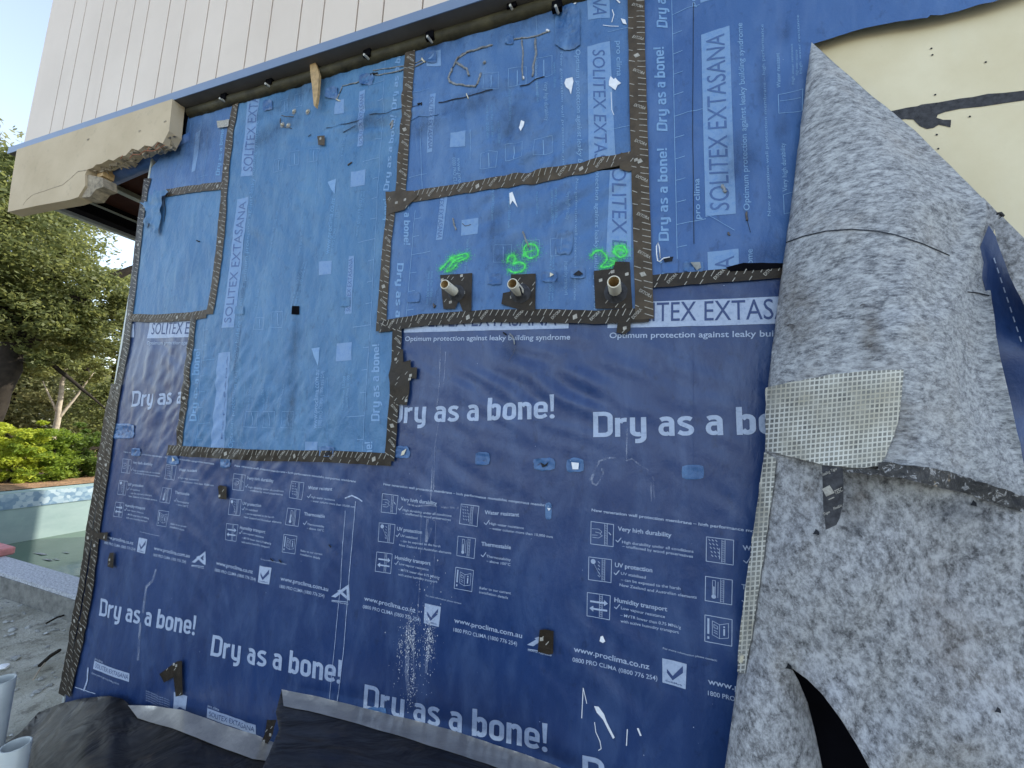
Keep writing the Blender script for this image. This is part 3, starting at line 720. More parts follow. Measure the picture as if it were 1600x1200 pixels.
def vbox(key, pts, s=None, a=None, b=None, capx=None, sub=None, mat='box_faint', name='title_banner'):
    q = px2w(pts)
    cv = CL.get(key) or SH[key][2]
    q = clip_convex(q if area(q) > 0 else q[::-1], cv)
    bo = put(key, [q], name, mat, .001)
    if s: vtext(key, s, a, b, capx, 0, sub, 'ink_blue', 'lettering', bo, .0018)
    return bo
# G
vbox('G', [(1095, 57), (1139, 43), (1149, 335), (1102, 340)], 'SOLITEX EXTASANA', (1139, 330), (1131, 55), 1109)
vbox('G', [(1105, 395), (1153, 390), (1160, 600), (1112, 600)], 'SOLITEX EXTASANA', (1150, 680), (1146, 401), 1119)
vbox('G', [(1086, -150), (1130, -150), (1121, 0), (1094, 8)])
for a, b, c in (((1045, 377), (1042, 232), 1029), ((1043, 206), (1037, 76), 1026), ((1043, 46), (1036, -80), 1026), ((1046, 545), (1045, 408), 1031)):
    vtext('G', 'Dry as a bone!', a, b, c, .03, name='slogan')
vtext('G', 'pro clima', (1094, 343), (1092, 281), 1085); vtext('G', 'pro clima', (1086, 14), (1085, -50), 1079)
vtext('G', 'Optimum protection against leaky building syndrome', (1170, 331), (1159, 38), 1161)
vtext('G', 'Optimum protection against leaky building syndrome', (1177, 700), (1175, 390), 1167)
vtext('G', 'New generation wall protection membrane – high performance', (1203, 340), (1192, 40), 1198, .0, name='fine_print')
vtext('G', 'Water resistant', (1219, 139), (1217, 84), 1213, name='heading_print'); vtext('G', 'Very high durability', (1229, 301), (1225, 225), 1222, name='heading_print')
for a, b in (((1240, 134), (1238, 70)), ((1246, 120), (1245, 80)), ((1252, 118), (1247, 26))): vtext('G', 'High water resistance', a, b, a[0]-4, 0, name='fine_print')
put('G', frame(px2w([(1215, 150), (1253, 142), (1252, 176), (1216, 179)]), .0022)+frame(px2w([(1223, 306), (1238, 302), (1238, 333), (1224, 336)]), .0022)+stroke(px2w([(1218, 160), (1250, 155)]), .002), 'pictogram', 'print_faint', cell=False)
def ruler(key, a, b, side, n, longevery=4, first=2, mat='print_faint'):
    A, B = W(*a), W(*b); out = stroke([A, B], .0022)
    for i in range(n):
        t_ = (i+.5)/n; x, z = A[0]+(B[0]-A[0])*t_, A[1]+(B[1]-A[1])*t_; L = (.10 if i % longevery == first else .034)*side
        out += stroke([(x, z), (x+L, z+.10*abs(L)*side)], .0026)
    put(key, out, 'ruler_marks', mat, cell=False)
ruler('G', (1049, -20), (1058, 405), 1, 13, 5, 1)
put('G', stroke(px2w([(1083, 8), (1082, 200), (1084, 382)]), .0022), 'stud_chalk_line', 'black_line', .0016)
put('A', stroke(px2w([(1083, 530), (1084, 760)]), .0014), 'stud_chalk_line', 'ink_navy', .0009)
# E
vbox('E', [(918, 75), (953, 66), (962, 250), (920, 256)], 'SOLITEX EXTASANA', (926, 80), (929, 241), 945, 'SOLITEX EXTA')
vbox('E', [(917, -20), (952, -30), (953, 29), (919, 33)], 'SOLITEX EXTASANA', (925, -180), (927, 26), 945)
vtext('E', 'pro clima', (963, 66), (964, 121), 971); vtext('E', 'Optimum protection against leaky building syndrome', (900, 80), (905, 340), 907)
vtext('E', 'New generation wall protection membrane', (876, 84), (880, 300), 880, 0, name='fine_print')
vtext('E', 'Very high durability', (851, 130), (852, 190), 857, 0, name='fine_print'); vtext('E', 'High durability under all conditions', (836, 80), (838, 150), 840, 0, name='fine_print')
vtext('E', '0800 PRO CLIMA (0800 776 254)', (708, 248), (712, 340), 713, 0, name='web_address'); vtext('E', 'www.proclima.co.nz', (715, 248), (719, 330), 721, 0, name='web_address')
vbox('E', [(705, 209), (729, 206), (727, 229), (704, 232)], name='certification_mark')
vbox('E', [(673, 149), (682, 147), (676, 238), (668, 240)], 'SOLITEX EXTASANA', (673, 153), (670, 234), 679)
vbox('E', [(1, 0)]*0 or [(668, 84), (690, 80), (690, 104), (668, 106)], name='certification_mark')
for q in ([(795, 109), (822, 104), (822, 132), (795, 137)], [(837, 93), (863, 88), (863, 118), (838, 124)], [(756, 117), (780, 114), (779, 140), (756, 142)], [(790, 228), (817, 222), (816, 248), (791, 253)], [(835, 218), (863, 213), (863, 238), (834, 244)], [(752, 240), (777, 236), (775, 262), (751, 265)]):
    put('E', frame(px2w(q), .002)+stroke(px2w([((q[0][0]+q[1][0])/2, q[0][1]+2), ((q[0][0]+q[1][0])/2, q[3][1]-3)]), .004), 'pictogram', 'print_faint', cell=False)
put('E', sum([stroke(px2w(q), .0022) for q in ([(736, 205), (735, 250)], [(640, 148), (672, 140)], [(950, 52), (982, 44)], [(950, 205), (985, 198)], [(658, 200), (661, 300)], [(838, 25), (840, 60)], [(640, 278), (668, 273)])], []), 'ruler_marks', 'print_faint', cell=False)
for a, b in (((760, 165), (761, 217)), ((767, 165), (768, 215)), ((795, 140), (796, 190)), ((838, 125), (839, 160)), ((865, 100), (866, 140)), ((778, 192), (779, 225))): vtext('E', 'more than 10,000 mm', a, b, a[0]+4, 0, name='fine_print', mat='print_dim')
# F
vbox('F', [(953, 268), (988, 262), (986, 402), (947, 404)], 'SOLITEX EXTASANA', (956, 248), (957, 412), 978, 'SOLITEX EX')
vtext('F', 'Optimum protection against leaky building syndrome', (932, 200), (928, 500), 938)
vtext('F', 'Dry as a bone!', (633, 283), (632, 383), 643, .03, name='slogan'); vtext('F', 'Dry as a bone!', (622, 412), (617, 560), 632, .03, name='slogan')
vbox('F', [(722, 345), (748, 341), (747, 366), (721, 369)], name='certification_mark'); vbox('F', [(689, 309), (700, 307), (692, 375), (682, 376)], 'SOLITEX EXTASANA', (689, 290), (684, 373), 696)
vtext('F', 'New generation wall protection membrane', (900, 280), (897, 470), 904, 0, name='fine_print'); vtext('F', 'Very high durability', (886, 300), (885, 345), 892, 0, name='fine_print'); vtext('F', 'Humidity transport', (882, 410), (883, 462), 888, 0, name='fine_print')
for a, b in (((862, 300), (861, 350)), ((868, 296), (866, 350)), ((838, 300), (838, 335)), ((795, 300), (793, 355)), ((770, 290), (768, 345)), ((860, 400), (857, 470)), ((864, 402), (862, 470)), ((670, 425), (667, 475)), ((675, 425), (672, 475)), ((730, 375), (726, 425))): vtext('F', 'more than 10,000 mm', a, b, a[0]+4, 0, name='fine_print', mat='print_dim')
for q in ([(773, 384), (800, 382), (798, 409), (772, 411)], [(817, 377), (843, 375), (842, 404), (816, 406)], [(860, 374), (878, 372), (876, 400), (861, 401)]):
    put('F', frame(px2w(q), .002)+stroke(px2w([((q[0][0]+q[1][0])/2, q[0][1]+2), ((q[0][0]+q[1][0])/2, q[3][1]-3)]), .004), 'pictogram', 'print_faint', cell=False)
ruler('F', (650, 330), (636, 500), 1, 6, 4, 2)
# D
vbox('D', [(388, 157), (407, 152), (395, 274), (377, 277)], 'SOLITEX EXTASANA', (395, 268), (410, 105), 381, mat='box_faint')
vbox('D', [(372, 312), (390, 308), (368, 512), (348, 513)], 'SOLITEX EXTASANA', (364, 505), (386, 315), 352)
vbox('D', [(343, 552), (362, 550), (350, 702), (331, 701)], 'SOLITEX EXTASANA', (340, 800), (358, 556), 338)
vtext('D', 'Dry as a bone!', (595, 658), (595, 538), 582, .03, name='slogan'); vtext('D', 'Dry as a bone!', (585, 800), (584, 690), 572, .03, name='slogan')
vtext('D', 'Dry as a bone!', (608, 299), (620, 182), 600, .03, name='slogan'); vtext('D', 'Dry as a bone!', (620, 172), (630, 60), 612, .03, name='slogan'); vtext('D', 'Dry as a bone!', (606, 400), (610, 312), 596, .03, name='slogan', mat='print_dim')
vtext('D', 'Dry as a bone!', (309, 658), (315, 545), 299, .03, mat='print_dim', name='slogan')
vbox('D', [(550, 270), (573, 266), (571, 290), (549, 294)], name='certification_mark'); vbox('D', [(501, 410), (520, 408), (519, 429), (500, 431)], name='certification_mark'); vbox('D', [(527, 537), (551, 535), (550, 563), (526, 565)], name='certification_mark'); vbox('D', [(479, 690), (498, 690), (497, 704), (478, 704)], name='certification_mark')
vbox('D', [(525, 160), (540, 157), (538, 178), (523, 180)], name='certification_mark')
vbox('D', [(563, 145), (572, 142), (568, 229), (559, 230)], 'SOLITEX EXTASANA', (567, 226), (570, 148), 561); vbox('D', [(546, 401), (554, 400), (550, 490), (540, 491)], 'SOLITEX EXTASANA', (548, 487), (552, 404), 542)
ruler('D', (604, 83), (568, 705), -1, 19, 4, 1); ruler('D', (322, 505), (308, 700), 1, 8, 4, 2, 'print_dim'); 
vtext('D', 'www.proclima.com.au', (497, 670), (500, 578), 490, .01, name='web_address'); vtext('D', '1800 PRO CLIMA (1800 776 254)', (504, 668), (508, 580), 499, 0, name='web_address')
vtext('D', 'www.proclima.co.nz', (516, 398), (525, 310), 509, .01, name='web_address', mat='print_dim'); vtext('D', '0800 PRO CLIMA (0800 776 254)', (522, 400), (531, 320), 518, 0, name='web_address', mat='print_dim')
vtext('D', 'Optimum protection against leaky building syndrome', (364, 700), (382, 455), 358, 0, mat='print_dim'); vtext('D', 'Optimum protection against leaky building syndrome', (385, 450), (406, 190), 380, 0, mat='print_dim')
put('D', [px2w([(488, 545), (501, 543), (498, 572), (493, 560)])]+[px2w([(513, 285), (526, 280), (524, 304), (518, 296)])], 'appraisal_mark', 'print_faint')
for q in ([(386, 643), (404, 643), (402, 668), (384, 667)], [(413, 643), (431, 643), (429, 669), (411, 668)], [(443, 643), (461, 643), (459, 669), (441, 668)], [(400, 497), (415, 497), (413, 515), (398, 515)], [(427, 488), (444, 487), (442, 512), (425, 512)], [(430, 250), (445, 248), (443, 268), (428, 270)], [(455, 240), (470, 237), (468, 258), (454, 261)], [(485, 235), (500, 232), (498, 253), (484, 256)], [(440, 158), (452, 155), (450, 175), (438, 178)], [(462, 148), (475, 145), (473, 166), (460, 168)]):
    put('D', frame(px2w(q), .002)+stroke(px2w([((q[0][0]+q[1][0])/2, q[0][1]+2), ((q[0][0]+q[1][0])/2, q[3][1]-3)]), .004), 'pictogram', 'print_faint', cell=False)
for a, b in (((412, 640), (416, 600)), ((418, 640), (423, 605)), ((440, 640), (447, 600)), ((458, 480), (478, 410)), ((464, 480), (482, 410)), ((538, 640), (543, 575)), ((545, 635), (549, 575)), ((390, 640), (395, 600)), ((560, 370), (568, 300)), ((565, 350), (572, 300)), ((536, 255), (542, 205)), ((400, 490), (410, 440)), ((380, 480), (386, 450)), ((425, 395), (436, 330)), ((470, 400), (480, 340))): vtext('D', 'more than 10,000 mm', a, b, a[0]-4, 0, name='fine_print', mat='print_dim')
put('D', stroke(px2w([(513, 590), (512, 700)]), .0016)+stroke(px2w([(385, 590), (378, 690), (384, 700)]), .0016)+stroke(px2w([(498, 232), (495, 320)]), .0016), 'ruler_marks', 'print_dim', cell=False)
# C, B
vbox('C', [(309, 200), (316, 198), (308, 268), (301, 270)], None); vtext('C', 'Dry as a bone!', (345, 275), (352, 200), 339, .02, mat='print_dim', name='slogan')
put('C', stroke(px2w([(310, 278), (327, 274)]), .002)+stroke(px2w([(330, 190), (320, 280)]), .0016), 'ruler_marks', 'print_dim', cell=False)


# ------------------------------------------------------------------ tapes
def tape(label, pts, w_=.057, mat='tape', off=.0085, phase=0, name='adhesive_tape', words='EXTORA'):
    P2 = px2w(pts) if abs(pts[0][0]) > 12 or abs(pts[0][1]) > 12 else pts
    fine = []
    for a, b2 in zip(P2, P2[1:]):
        L = math.hypot(b2[0]-a[0], b2[1]-a[1]); k = max(1, int(L/.05))
        for i in range(k): fine.append((a[0]+(b2[0]-a[0])*i/k, a[1]+(b2[1]-a[1])*i/k))
    fine.append(P2[-1])
    le, ri = [], []; cum = [0]
    for i, p_ in enumerate(fine):
        a = fine[max(0, i-1)]; b2 = fine[min(len(fine)-1, i+1)]; dx, dz = b2[0]-a[0], b2[1]-a[1]; L = math.hypot(dx, dz)
        n_ = (-dz/L, dx/L); hw = w_/2*(1+.05*NV((p_[0]*6, p_[1]*6, off*900)))
        j1, j2 = random.uniform(-.0012, .0012), random.uniform(-.0012, .0012)
        le.append((p_[0]+n_[0]*(hw+j1), p_[1]+n_[1]*(hw+j1))); ri.append((p_[0]-n_[0]*(hw+j2), p_[1]-n_[1]*(hw+j2)))
        if i: cum.append(cum[-1]+math.hypot(p_[0]-fine[i-1][0], p_[1]-fine[i-1][1]))
    q = [[le[i], ri[i], ri[i+1], le[i+1]] for i in range(len(fine)-1)]
    cr_ = lambda x, z: lump(x, z)+.0012*NV((x*30, z*30, 2))
    mb = MB().drape(q, off, .0125, fn=cr_)
    o = tag(mb.build(name, M[mat], smooth=True), label, 'tape', 'brown printed tapes over the membrane joints')
    out = []; d = .02+phase; c = 0
    def at(d_):
        i = 0
        while i < len(cum)-2 and cum[i+1] < d_: i += 1
        t_ = (d_-cum[i])/max(1e-6, cum[i+1]-cum[i]); a, b2 = fine[i], fine[i+1]
        L = math.hypot(b2[0]-a[0], b2[1]-a[1]); ux, uz = (b2[0]-a[0])/L, (b2[1]-a[1])/L
        return (a[0]+(b2[0]-a[0])*t_, a[1]+(b2[1]-a[1])*t_), (ux, uz), (-uz, ux)
    while d < cum[-1]-.02:
        p_, u, v = at(d); T = lambda s_, r_: (p_[0]+u[0]*s_+v[0]*r_, p_[1]+u[1]*s_+v[1]*r_)
        c += 1; h = w_*.5
        if c % 6 == 3 and words: out += lay(words, T(-.012, -h*.55), T(.020, h*.75), .011, .02)
        elif c % 9 == 0: out += [[T(-.006, -.014), T(.010, -.006), T(.006, .012), T(-.010, .004)]]
        else:
            e = random.uniform(.0, .45)
            out += stroke([T(-.010, -h*.95), T(.002-.012*e, -h*.15-h*e)], .0028) if c % 2 else []
            out += stroke([T(.0, .05*h), T(.012, h*.95)], .0028)
        d += .026
    if out:
        pb = MB()
        for k_ in out: pb.drape([k_], off+.0012, .0125, True, fn=cr_)
        pb.build('tape_print', M['tape_print'], o, True)
    return o
Tt = tape
Tt('tape down the left edge of the wall from the fascia to the ground', [(233, 280), (226, 320), (216, 400), (207, 480), (199, 540), (189, 593), (181, 640), (173, 693), (168, 733), (160, 783), (152, 840), (143, 917), (133, 967), (123, 1017), (108, 1085)], .065, off=.0088)
Tt('outer strip of tape wrapping the lower left corner of the wall', [(181, 600), (172, 640), (163, 693), (157, 733), (149, 783), (141, 827), (130, 917), (120, 967), (111, 1017), (98, 1085)], .06, off=.0075)
Tt('short level tape under the small left membrane square', [(203, 497), (250, 498), (300, 495), (326, 491)], .05, 'tape_sheen', .009)
Tt('short level tape above the small left membrane square beside the torn strip', [(262, 303), (300, 297), (354, 291)], .05, 'tape_sheen', .009, .01)
Tt('leftmost upright tape running up from the small square to the bearer', [(373, 155), (362, 205), (355, 270), (350, 340), (342, 420), (331, 492)], .058, 'tape_sheen', .0096)
Tt('upright tape at the left side of the tall bright panel, below the small square', [(305, 499), (298, 560), (290, 630), (281, 704)], .052, 'tape', .0094)
Tt('level tape under the tall bright blue panel', [(264, 703), (330, 707), (400, 711), (520, 713), (614, 718)], .056, 'tape', .0102)
Tt('upright tape between the tall bright panel and the upper middle panel', [(643, 76), (637, 170), (632, 240), (627, 306)], .058, 'tape_sheen', .0094)
Tt('slanting level tape above the pipe panel', [(612, 317), (660, 306), (760, 290), (850, 276), (940, 257), (1001, 243)], .056, 'tape_sheen', .0102)
Tt('upright tape along the left side of the pipe panel', [(615, 308), (607, 380), (603, 440), (597, 518)], .056, 'tape_sheen', .0108)
Tt('upright tape below the pipe panel beside the tall bright panel', [(623, 510), (621, 580), (617, 640), (611, 720)], .052, 'tape', .0108)
Tt('level tape under the three pipes', [(594, 512), (660, 501), (760, 495), (850, 494), (930, 497), (1014, 493)], .056, 'tape', .0114)
Tt('long upright tape between the pipe panel and the upper right sheet', [(993, -60), (995, 80), (998, 200), (1001, 300), (1004, 400), (1007, 500)], .066, 'tape_sheen', .0122)
Tt('level tape under the upper right sheet running behind the grey flap', [(1018, 441), (1080, 436), (1150, 431), (1232, 424)], .05, 'tape', .0096)
def tpatch(label, poly, mat='tape', off=.0135, n=5, name='tape_patch', grp='cut pieces of brown tape stuck on the membrane'):
    w_ = px2w(poly); mb = MB().drape([w_], off, .0125); o = tag(mb.build(name, M[mat], smooth=True), label, 'tape patch', grp)
    out = []; xs_ = [p_[0] for p_ in w_]; zs_ = [p_[1] for p_ in w_]
    cvx = w_ if area(w_) > 0 else w_[::-1]
    for i in range(n):
        for _ in range(30):
            x, z = random.uniform(min(xs_), max(xs_)), random.uniform(min(zs_), max(zs_))
            if inside(x, z, w_) and inside(x+.012, z+.014, w_): out += stroke([(x, z), (x+.010, z+.013)], .0028) if i % 3 else [[(x, z), (x+.013, z+.003), (x+.012, z+.015), (x-.001, z+.012)]]; break
    pb = MB()
    for k_ in out: pb.drape([k_], off+.001, .05, False)
    if pb.f: pb.build('tape_print', M['tape_print'], o)
    return o
def inside(x, z, poly):
    c = False
    for i in range(len(poly)):
        a, b2 = poly[i], poly[i-1]
        if (a[1] > z) != (b2[1] > z) and x < (b2[0]-a[0])*(z-a[1])/(b2[1]-a[1])+a[0]: c = not c
    return c
tpatch('ragged cluster of overlapping tape pieces beside the first large slogan', Z(300, 400, 3, [(955, 440), (1000, 440), (1000, 500), (1035, 490), (1035, 525), (1065, 525), (1060, 578), (1030, 575), (1027, 640), (1015, 700), (960, 695), (930, 560)]), n=12)
tpatch('diagonal tape piece at the upper left corner of the pipe panel', [(605, 302), (648, 300), (655, 308), (634, 330), (607, 338)], 'tape_sheen', n=5)
tpatch('small dark tape piece left of the second pictogram block', Z(300, 400, 3, [(135, 1078), (145, 1072), (175, 1080), (172, 1140), (135, 1135)]), n=2)
tpatch('dark tape piece covering the appraisal mark in the middle', Z(550, 700, 3.4286, [(1010, 965), (1040, 960), (1085, 970), (1082, 1090), (1060, 1096), (1000, 1080), (1005, 1020)]), n=3)
tpatch('tiny dark tape piece near the lower left wall edge', Z(0, 800, 3, [(530, 188), (550, 186), (546, 260), (518, 252), (522, 215)]), n=2)
tpatch('bent angle shaped tape piece above the lower left banner', Z(0, 800, 3, [(765, 750), (845, 692), (870, 690), (870, 850), (838, 857), (830, 765), (785, 792)]), n=5)
tpatch('short tape tab sticking out from the left wall edge', Z(0, 800, 3, [(430, 70), (470, 95), (522, 92), (515, 135), (470, 120), (430, 125)]), n=3)
tpatch('dark tape scrap on the silver strip below the lowest slogan', Z(550, 1000, 3.556, [(722, 572), (855, 598), (845, 632), (735, 605)]), n=2)
tpatch('tape tab hanging below the level tape under the right pipe', Z(600, 350, 3, [(1100, 440), (1160, 440), (1155, 505), (1130, 522), (1090, 515)]), off=.0145, n=3)
tpatch('grey tape tab beside the leftmost upright tape', Z(300, 0, 3, [(125, 574), (185, 566), (182, 600), (130, 606)]), 'tape_print', n=0)
tpatch('small square tape piece in the middle of the tall bright panel top', Z(300, 0, 3, [(598, 650), (632, 645), (628, 688), (598, 686)]), 'tape_sheen', n=1)
tpatch('folded tape corner at the upper right of the pipe panel', Z(600, 0, 3, [(1110, 720), (1190, 730), (1188, 790), (1150, 815), (1105, 800)]), 'tape_sheen', n=2)

# ------------------------------------------------------------------ pipes through the wall
def pipe(mx, my, r, label, pts, plabel, dirt):
    tpatch(plabel, Z(600, 350, 3, pts), 'tape', .0135, 10, 'pipe_tape', 'tape collars around the pipes')
    q = P(mx, my, -.125); ax, az = q.x, q.z
    t_ = thing('waste_pipe', (ax, -.02, az), label, 'pipe', 'cream plastic pipes sticking out of the wall')
    mb = MB(); n = 24; rr = [(-.125, r), (.02, r)]; ri = r*.8
    rings = []
    for y, R_ in ((.02, r), (-.123, r), (-.125, r-.0008), (-.125, ri+.0006), (-.123, ri), (.02, ri)):
        rings.append([mb.vert((ax+R_*math.cos(2*math.pi*k/n), y, az+R_*math.sin(2*math.pi*k/n))) for k in range(n)])
    for a, b2 in zip(rings[:4], rings[1:4]):
        for k in range(n): mb.f.append([a[k], b2[k], b2[(k+1) % n], a[(k+1) % n]])
    mb.build('pipe_wall', M['pvc'], t_, True)
    mb = MB(); rings = [[mb.vert((ax+R_*math.cos(2*math.pi*k/n), y, az+R_*math.sin(2*math.pi*k/n))) for k in range(n)] for y, R_ in ((-.1245, ri), (.02, ri))]
    for k in range(n): mb.f.append([rings[0][k], rings[0][(k+1) % n], rings[1][(k+1) % n], rings[1][k]])
    mb.f.append(rings[1][:]); mb.build('pipe_bore', M['pvc_inside'], t_, True)
    mb = MB(); i0 = 0        # crumpled black seal round the root
    rings = [[mb.vert((ax+(R_+.004*NV((k*1.3, y*90, mx)))*math.cos(2*math.pi*k/n), y, az+(R_+.006*NV((k*1.1, y*70, my)))*math.sin(2*math.pi*k/n))) for k in range(n)] for y, R_ in ((-.012, r*2.0), (-.02, r*1.5), (-.035, r*1.15), (-.04, r*1.02))]
    for a, b2 in zip(rings, rings[1:]):
        for k in range(n): mb.f.append([a[k], b2[k], b2[(k+1) % n], a[(k+1) % n]])
    mb.build('seal', M['charcoal'], t_, True)
    if dirt:
        mb = MB()
        for px_, py_ in dirt: q = P(px_, py_, -.125+.0); 
        pts_ = [(ax+(r+.0006)*math.cos(a), -.10+.018*k, az+(r+.0006)*math.sin(a)) for k, a in ((0, -.2), (1, -.3), (2, -.55), (3, -.7), (4, -.8))]
        mb.tube(pts_, [.002, .004, .003, .004, .002], 6); mb.build('drip', M['black_line'], t_, True)
    return t_
pipe(694.5, 444, .0205, 'leftmost cream plastic pipe stub under the first green spray mark', [(270, 245), (420, 235), (416, 412), (375, 412), (357, 362), (340, 402), (285, 402)], 'brown tape collar behind the leftmost pipe', None)
pipe(800.5, 443, .0215, 'middle cream plastic pipe stub with a black smear on its side', [(600, 240), (715, 238), (712, 412), (658, 410), (555, 380), (562, 328), (595, 320)], 'brown tape collar behind the middle pipe', [(1, 1)])
pipe(959, 440, .0235, 'rightmost and widest cream plastic pipe stub seen end on', [(985, 226), (1075, 215), (1085, 182), (1152, 184), (1165, 402), (992, 402)], 'large brown tape collar behind the rightmost pipe', None)

# ------------------------------------------------------------------ green spray marks
def spray(label, strokes, name='spray_mark'):
    root_key = 'F'; o, off, _ = SH['F']; mb = MB()
    for s_ in strokes:
        w_ = px2w(Z(600, 350, 3, s_))
        sm = []
        for i in range(len(w_)-1):
            p0, p1, p2, p3 = w_[max(0, i-1)], w_[i], w_[i+1], w_[min(len(w_)-1, i+2)]
            for k in range(6):
                t_ = k/6; sm.append(tuple(.5*((2*p1[c])+(-p0[c]+p2[c])*t_+(2*p0[c]-5*p1[c]+4*p2[c]-p3[c])*t_*t_+(-p0[c]+3*p1[c]-3*p2[c]+p3[c])*t_**3) for c in (0, 1)))
        sm.append(w_[-1])
        ws = [.0045+.009*NV((i*.5, s_[0][0], 0)) for i in range(len(sm))]
        for q in stroke(sm, [max(.0025, a) for a in ws]): mb.drape([q], .0085, .05, False)
        for _ in range(len(sm)*48):
            a = random.choice(sm); sg = .0062 if random.random() < .6 else .013; x, z = random.gauss(a[0], sg), random.gauss(a[1], sg); r = random.uniform(.0004, .0012); ph = random.random()*3
            mb.drape([[(x+r*math.cos(ph+k*1.57), z+r*math.sin(ph+k*1.57)) for k in range(4)]], .0083, .05, False)
    return tag(mb.build(name, M['green_spray']), label, 'spray mark', 'fluorescent green numbers sprayed above the pipes')
spray('green sprayed number above the leftmost pipe', [[(268, 215), (285, 200), (312, 172), (326, 160), (330, 176), (312, 205), (298, 226), (330, 210), (345, 190)], [(320, 168), (350, 152), (390, 143), (396, 158), (355, 178), (335, 172), (375, 160)]])
spray('green sprayed number above the middle pipe', [[(580, 178), (584, 156), (606, 148), (617, 165), (606, 186), (632, 180), (662, 192), (650, 220), (612, 230), (585, 215)], [(655, 150), (660, 108), (690, 96), (716, 108), (722, 150), (682, 162), (664, 135), (700, 125)]])
spray('green sprayed number above the rightmost pipe, brightest of the three', [[(970, 155), (1000, 128), (1030, 140), (1046, 170), (1018, 205), (1060, 200), (1084, 182), (1062, 172)], [(1078, 140), (1088, 110), (1122, 106), (1138, 140), (1112, 160), (1086, 142), (1100, 122), (1125, 130)]])

# ------------------------------------------------------------------ damage and dirt on the sheets
def alpha_mat(name, col, a_hi, scale, stretch=None, lo=.45, hi=.62):
    t = NT(name); t.set(col, .7); a = t.ramp(t.noise(scale, 6, .75, stretch), [(lo, (0, 0, 0)), (hi, (a_hi,)*3)]); t.link(a, t.b.inputs['Alpha']); M[name] = t.m
alpha_mat('stain', (.02, .03, .06), .5, 14, (1, 1, .3), .38, .7)
alpha_mat('chalk_soft', (.5, .56, .7), .38, 50, (1, 1, .2), .40, .62)
def soft_mat(name, col, a_hi, scale, stretch=None):
    t = NT(name); t.set(col, .8); n_ = t.noise(scale, 6, .75, stretch); uvn_ = t.n('ShaderNodeUVMap').outputs[0]; sx_ = t.n('ShaderNodeSeparateXYZ'); t.link(uvn_, sx_.inputs[0])
    a = t.ramp(n_, [(.33, (.08,)*3), (.62, (1, 1, 1))]); b = t.ramp(sx_.outputs[0], [(.1, (a_hi,)*3), (1, (0, 0, 0))]); t.link(t.mix(a, b, 1.0, 'MULTIPLY'), t.b.inputs['Alpha']); M[name] = t.m
soft_mat('soft_stain', (.02, .03, .06), .36, 20, (1, 1, .5)); soft_mat('faint_brown', (.16, .11, .07), .22, 12); soft_mat('soft_brown', (.10, .065, .03), .45, 16)
def soft(key, cx, cy, rx, ry, rot=0, lift=.0022, mat='soft_stain'):
    """feathered dirt patch, centre and radii in photo pixels"""
    o, off, _ = SH[key]; c = W(cx, cy); rr_ = abs(W(cx+rx, cy)[0]-c[0]); rz = abs(W(cx, cy+ry)[1]-c[1]); ca, sa = math.cos(rot), math.sin(rot)
    po = [(c[0]+rr_*math.cos(k*.3927)*ca-rz*math.sin(k*.3927)*sa, c[1]+rr_*math.cos(k*.3927)*sa+rz*math.sin(k*.3927)*ca) for k in range(16)]
    mb = MB().drape([po], off+lift, .0125)
    for i, v in enumerate(mb.v):
        dx, dz = v[0]-c[0], v[2]-c[1]; a, b2 = dx*ca+dz*sa, -dx*sa+dz*ca; mb.uv[i] = (min(1, math.hypot(a/rr_, b2/rz)*1.03), 0)
    return mb.build('dark_stain', M[mat], o, True)
def blob(x, y, rx, ry, n=14, j=.3):
    return px2w([(x+rx*math.cos(k*6.283/n)*random.uniform(1-j, 1), y+ry*math.sin(k*6.283/n)*random.uniform(1-j, 1)) for k in range(n)])
for a in (('D', 461, 545, 9, 70), ('D', 456, 640, 10, 70), ('D', 382, 448, 6, 32), ('D', 372, 560, 4, 80), ('D', 470, 435, 5, 40), ('D', 430, 205, 60, 22, .3), ('D', 580, 190, 45, 18), ('D', 500, 125, 110, 26, .3), ('D', 440, 160, 70, 14, .3),
          ('E', 730, 165, 90, 26, .2), ('E', 700, 60, 80, 30, .3), ('E', 840, 25, 120, 26, .3), ('E', 660, 200, 40, 24), ('E', 800, 190, 40, 50), ('G', 1220, 205, 16, 34), ('G', 1224, 48, 16, 30), ('G', 1190, 130, 14, 70), ('G', 1150, 250, 50, 70), ('G', 1200, 400, 60, 26),
          ('F', 795, 400, 50, 40), ('F', 880, 440, 40, 20), ('F', 700, 470, 60, 20), ('F', 955, 425, 40, 30), ('F', 775, 360, 16, 50), ('A', 800, 545, 24, 24), ('A', 215, 705, 30, 20), ('C', 310, 220, 40, 40)): soft(*a)
def tear(key, pts, w_=.004, mat='black_line', name='slit'):
    return put(key, stroke(px2w(pts), w_), name, mat, .003, False)
def bead(key, pts, r, mat='glue', name='glue_bead', out=.006):
    o = SH[key][0]; mb = MB(); w_ = px2w(pts); pp = []
    for a, b2 in zip(w_, w_[1:]):
        for k in range(4): pp.append((a[0]+(b2[0]-a[0])*k/4, a[1]+(b2[1]-a[1])*k/4))
    pp.append(w_[-1])
    mb.tube([(x+random.uniform(-1, 1)*r*.35, -out-lump(x, z)-abs(NV((x*40, z*40, 0)))*r, z+random.uniform(-1, 1)*r*.35) for x, z in pp], [r*(.6+.8*abs(NV((i*.4, r*50, 1)))+.15) for i in range(len(pp))], 7)
    return mb.build(name, M[mat], o, True)
z2 = lambda pts: Z(300, 0, 3, pts); zz3 = lambda pts: Z(600, 0, 3, pts)
for p_ in ([(838, 545), (1072, 494)], [(630, 602), (700, 588), (790, 574)], [(545, 640), (560, 632)]): tear('D', z2(p_), .0034)
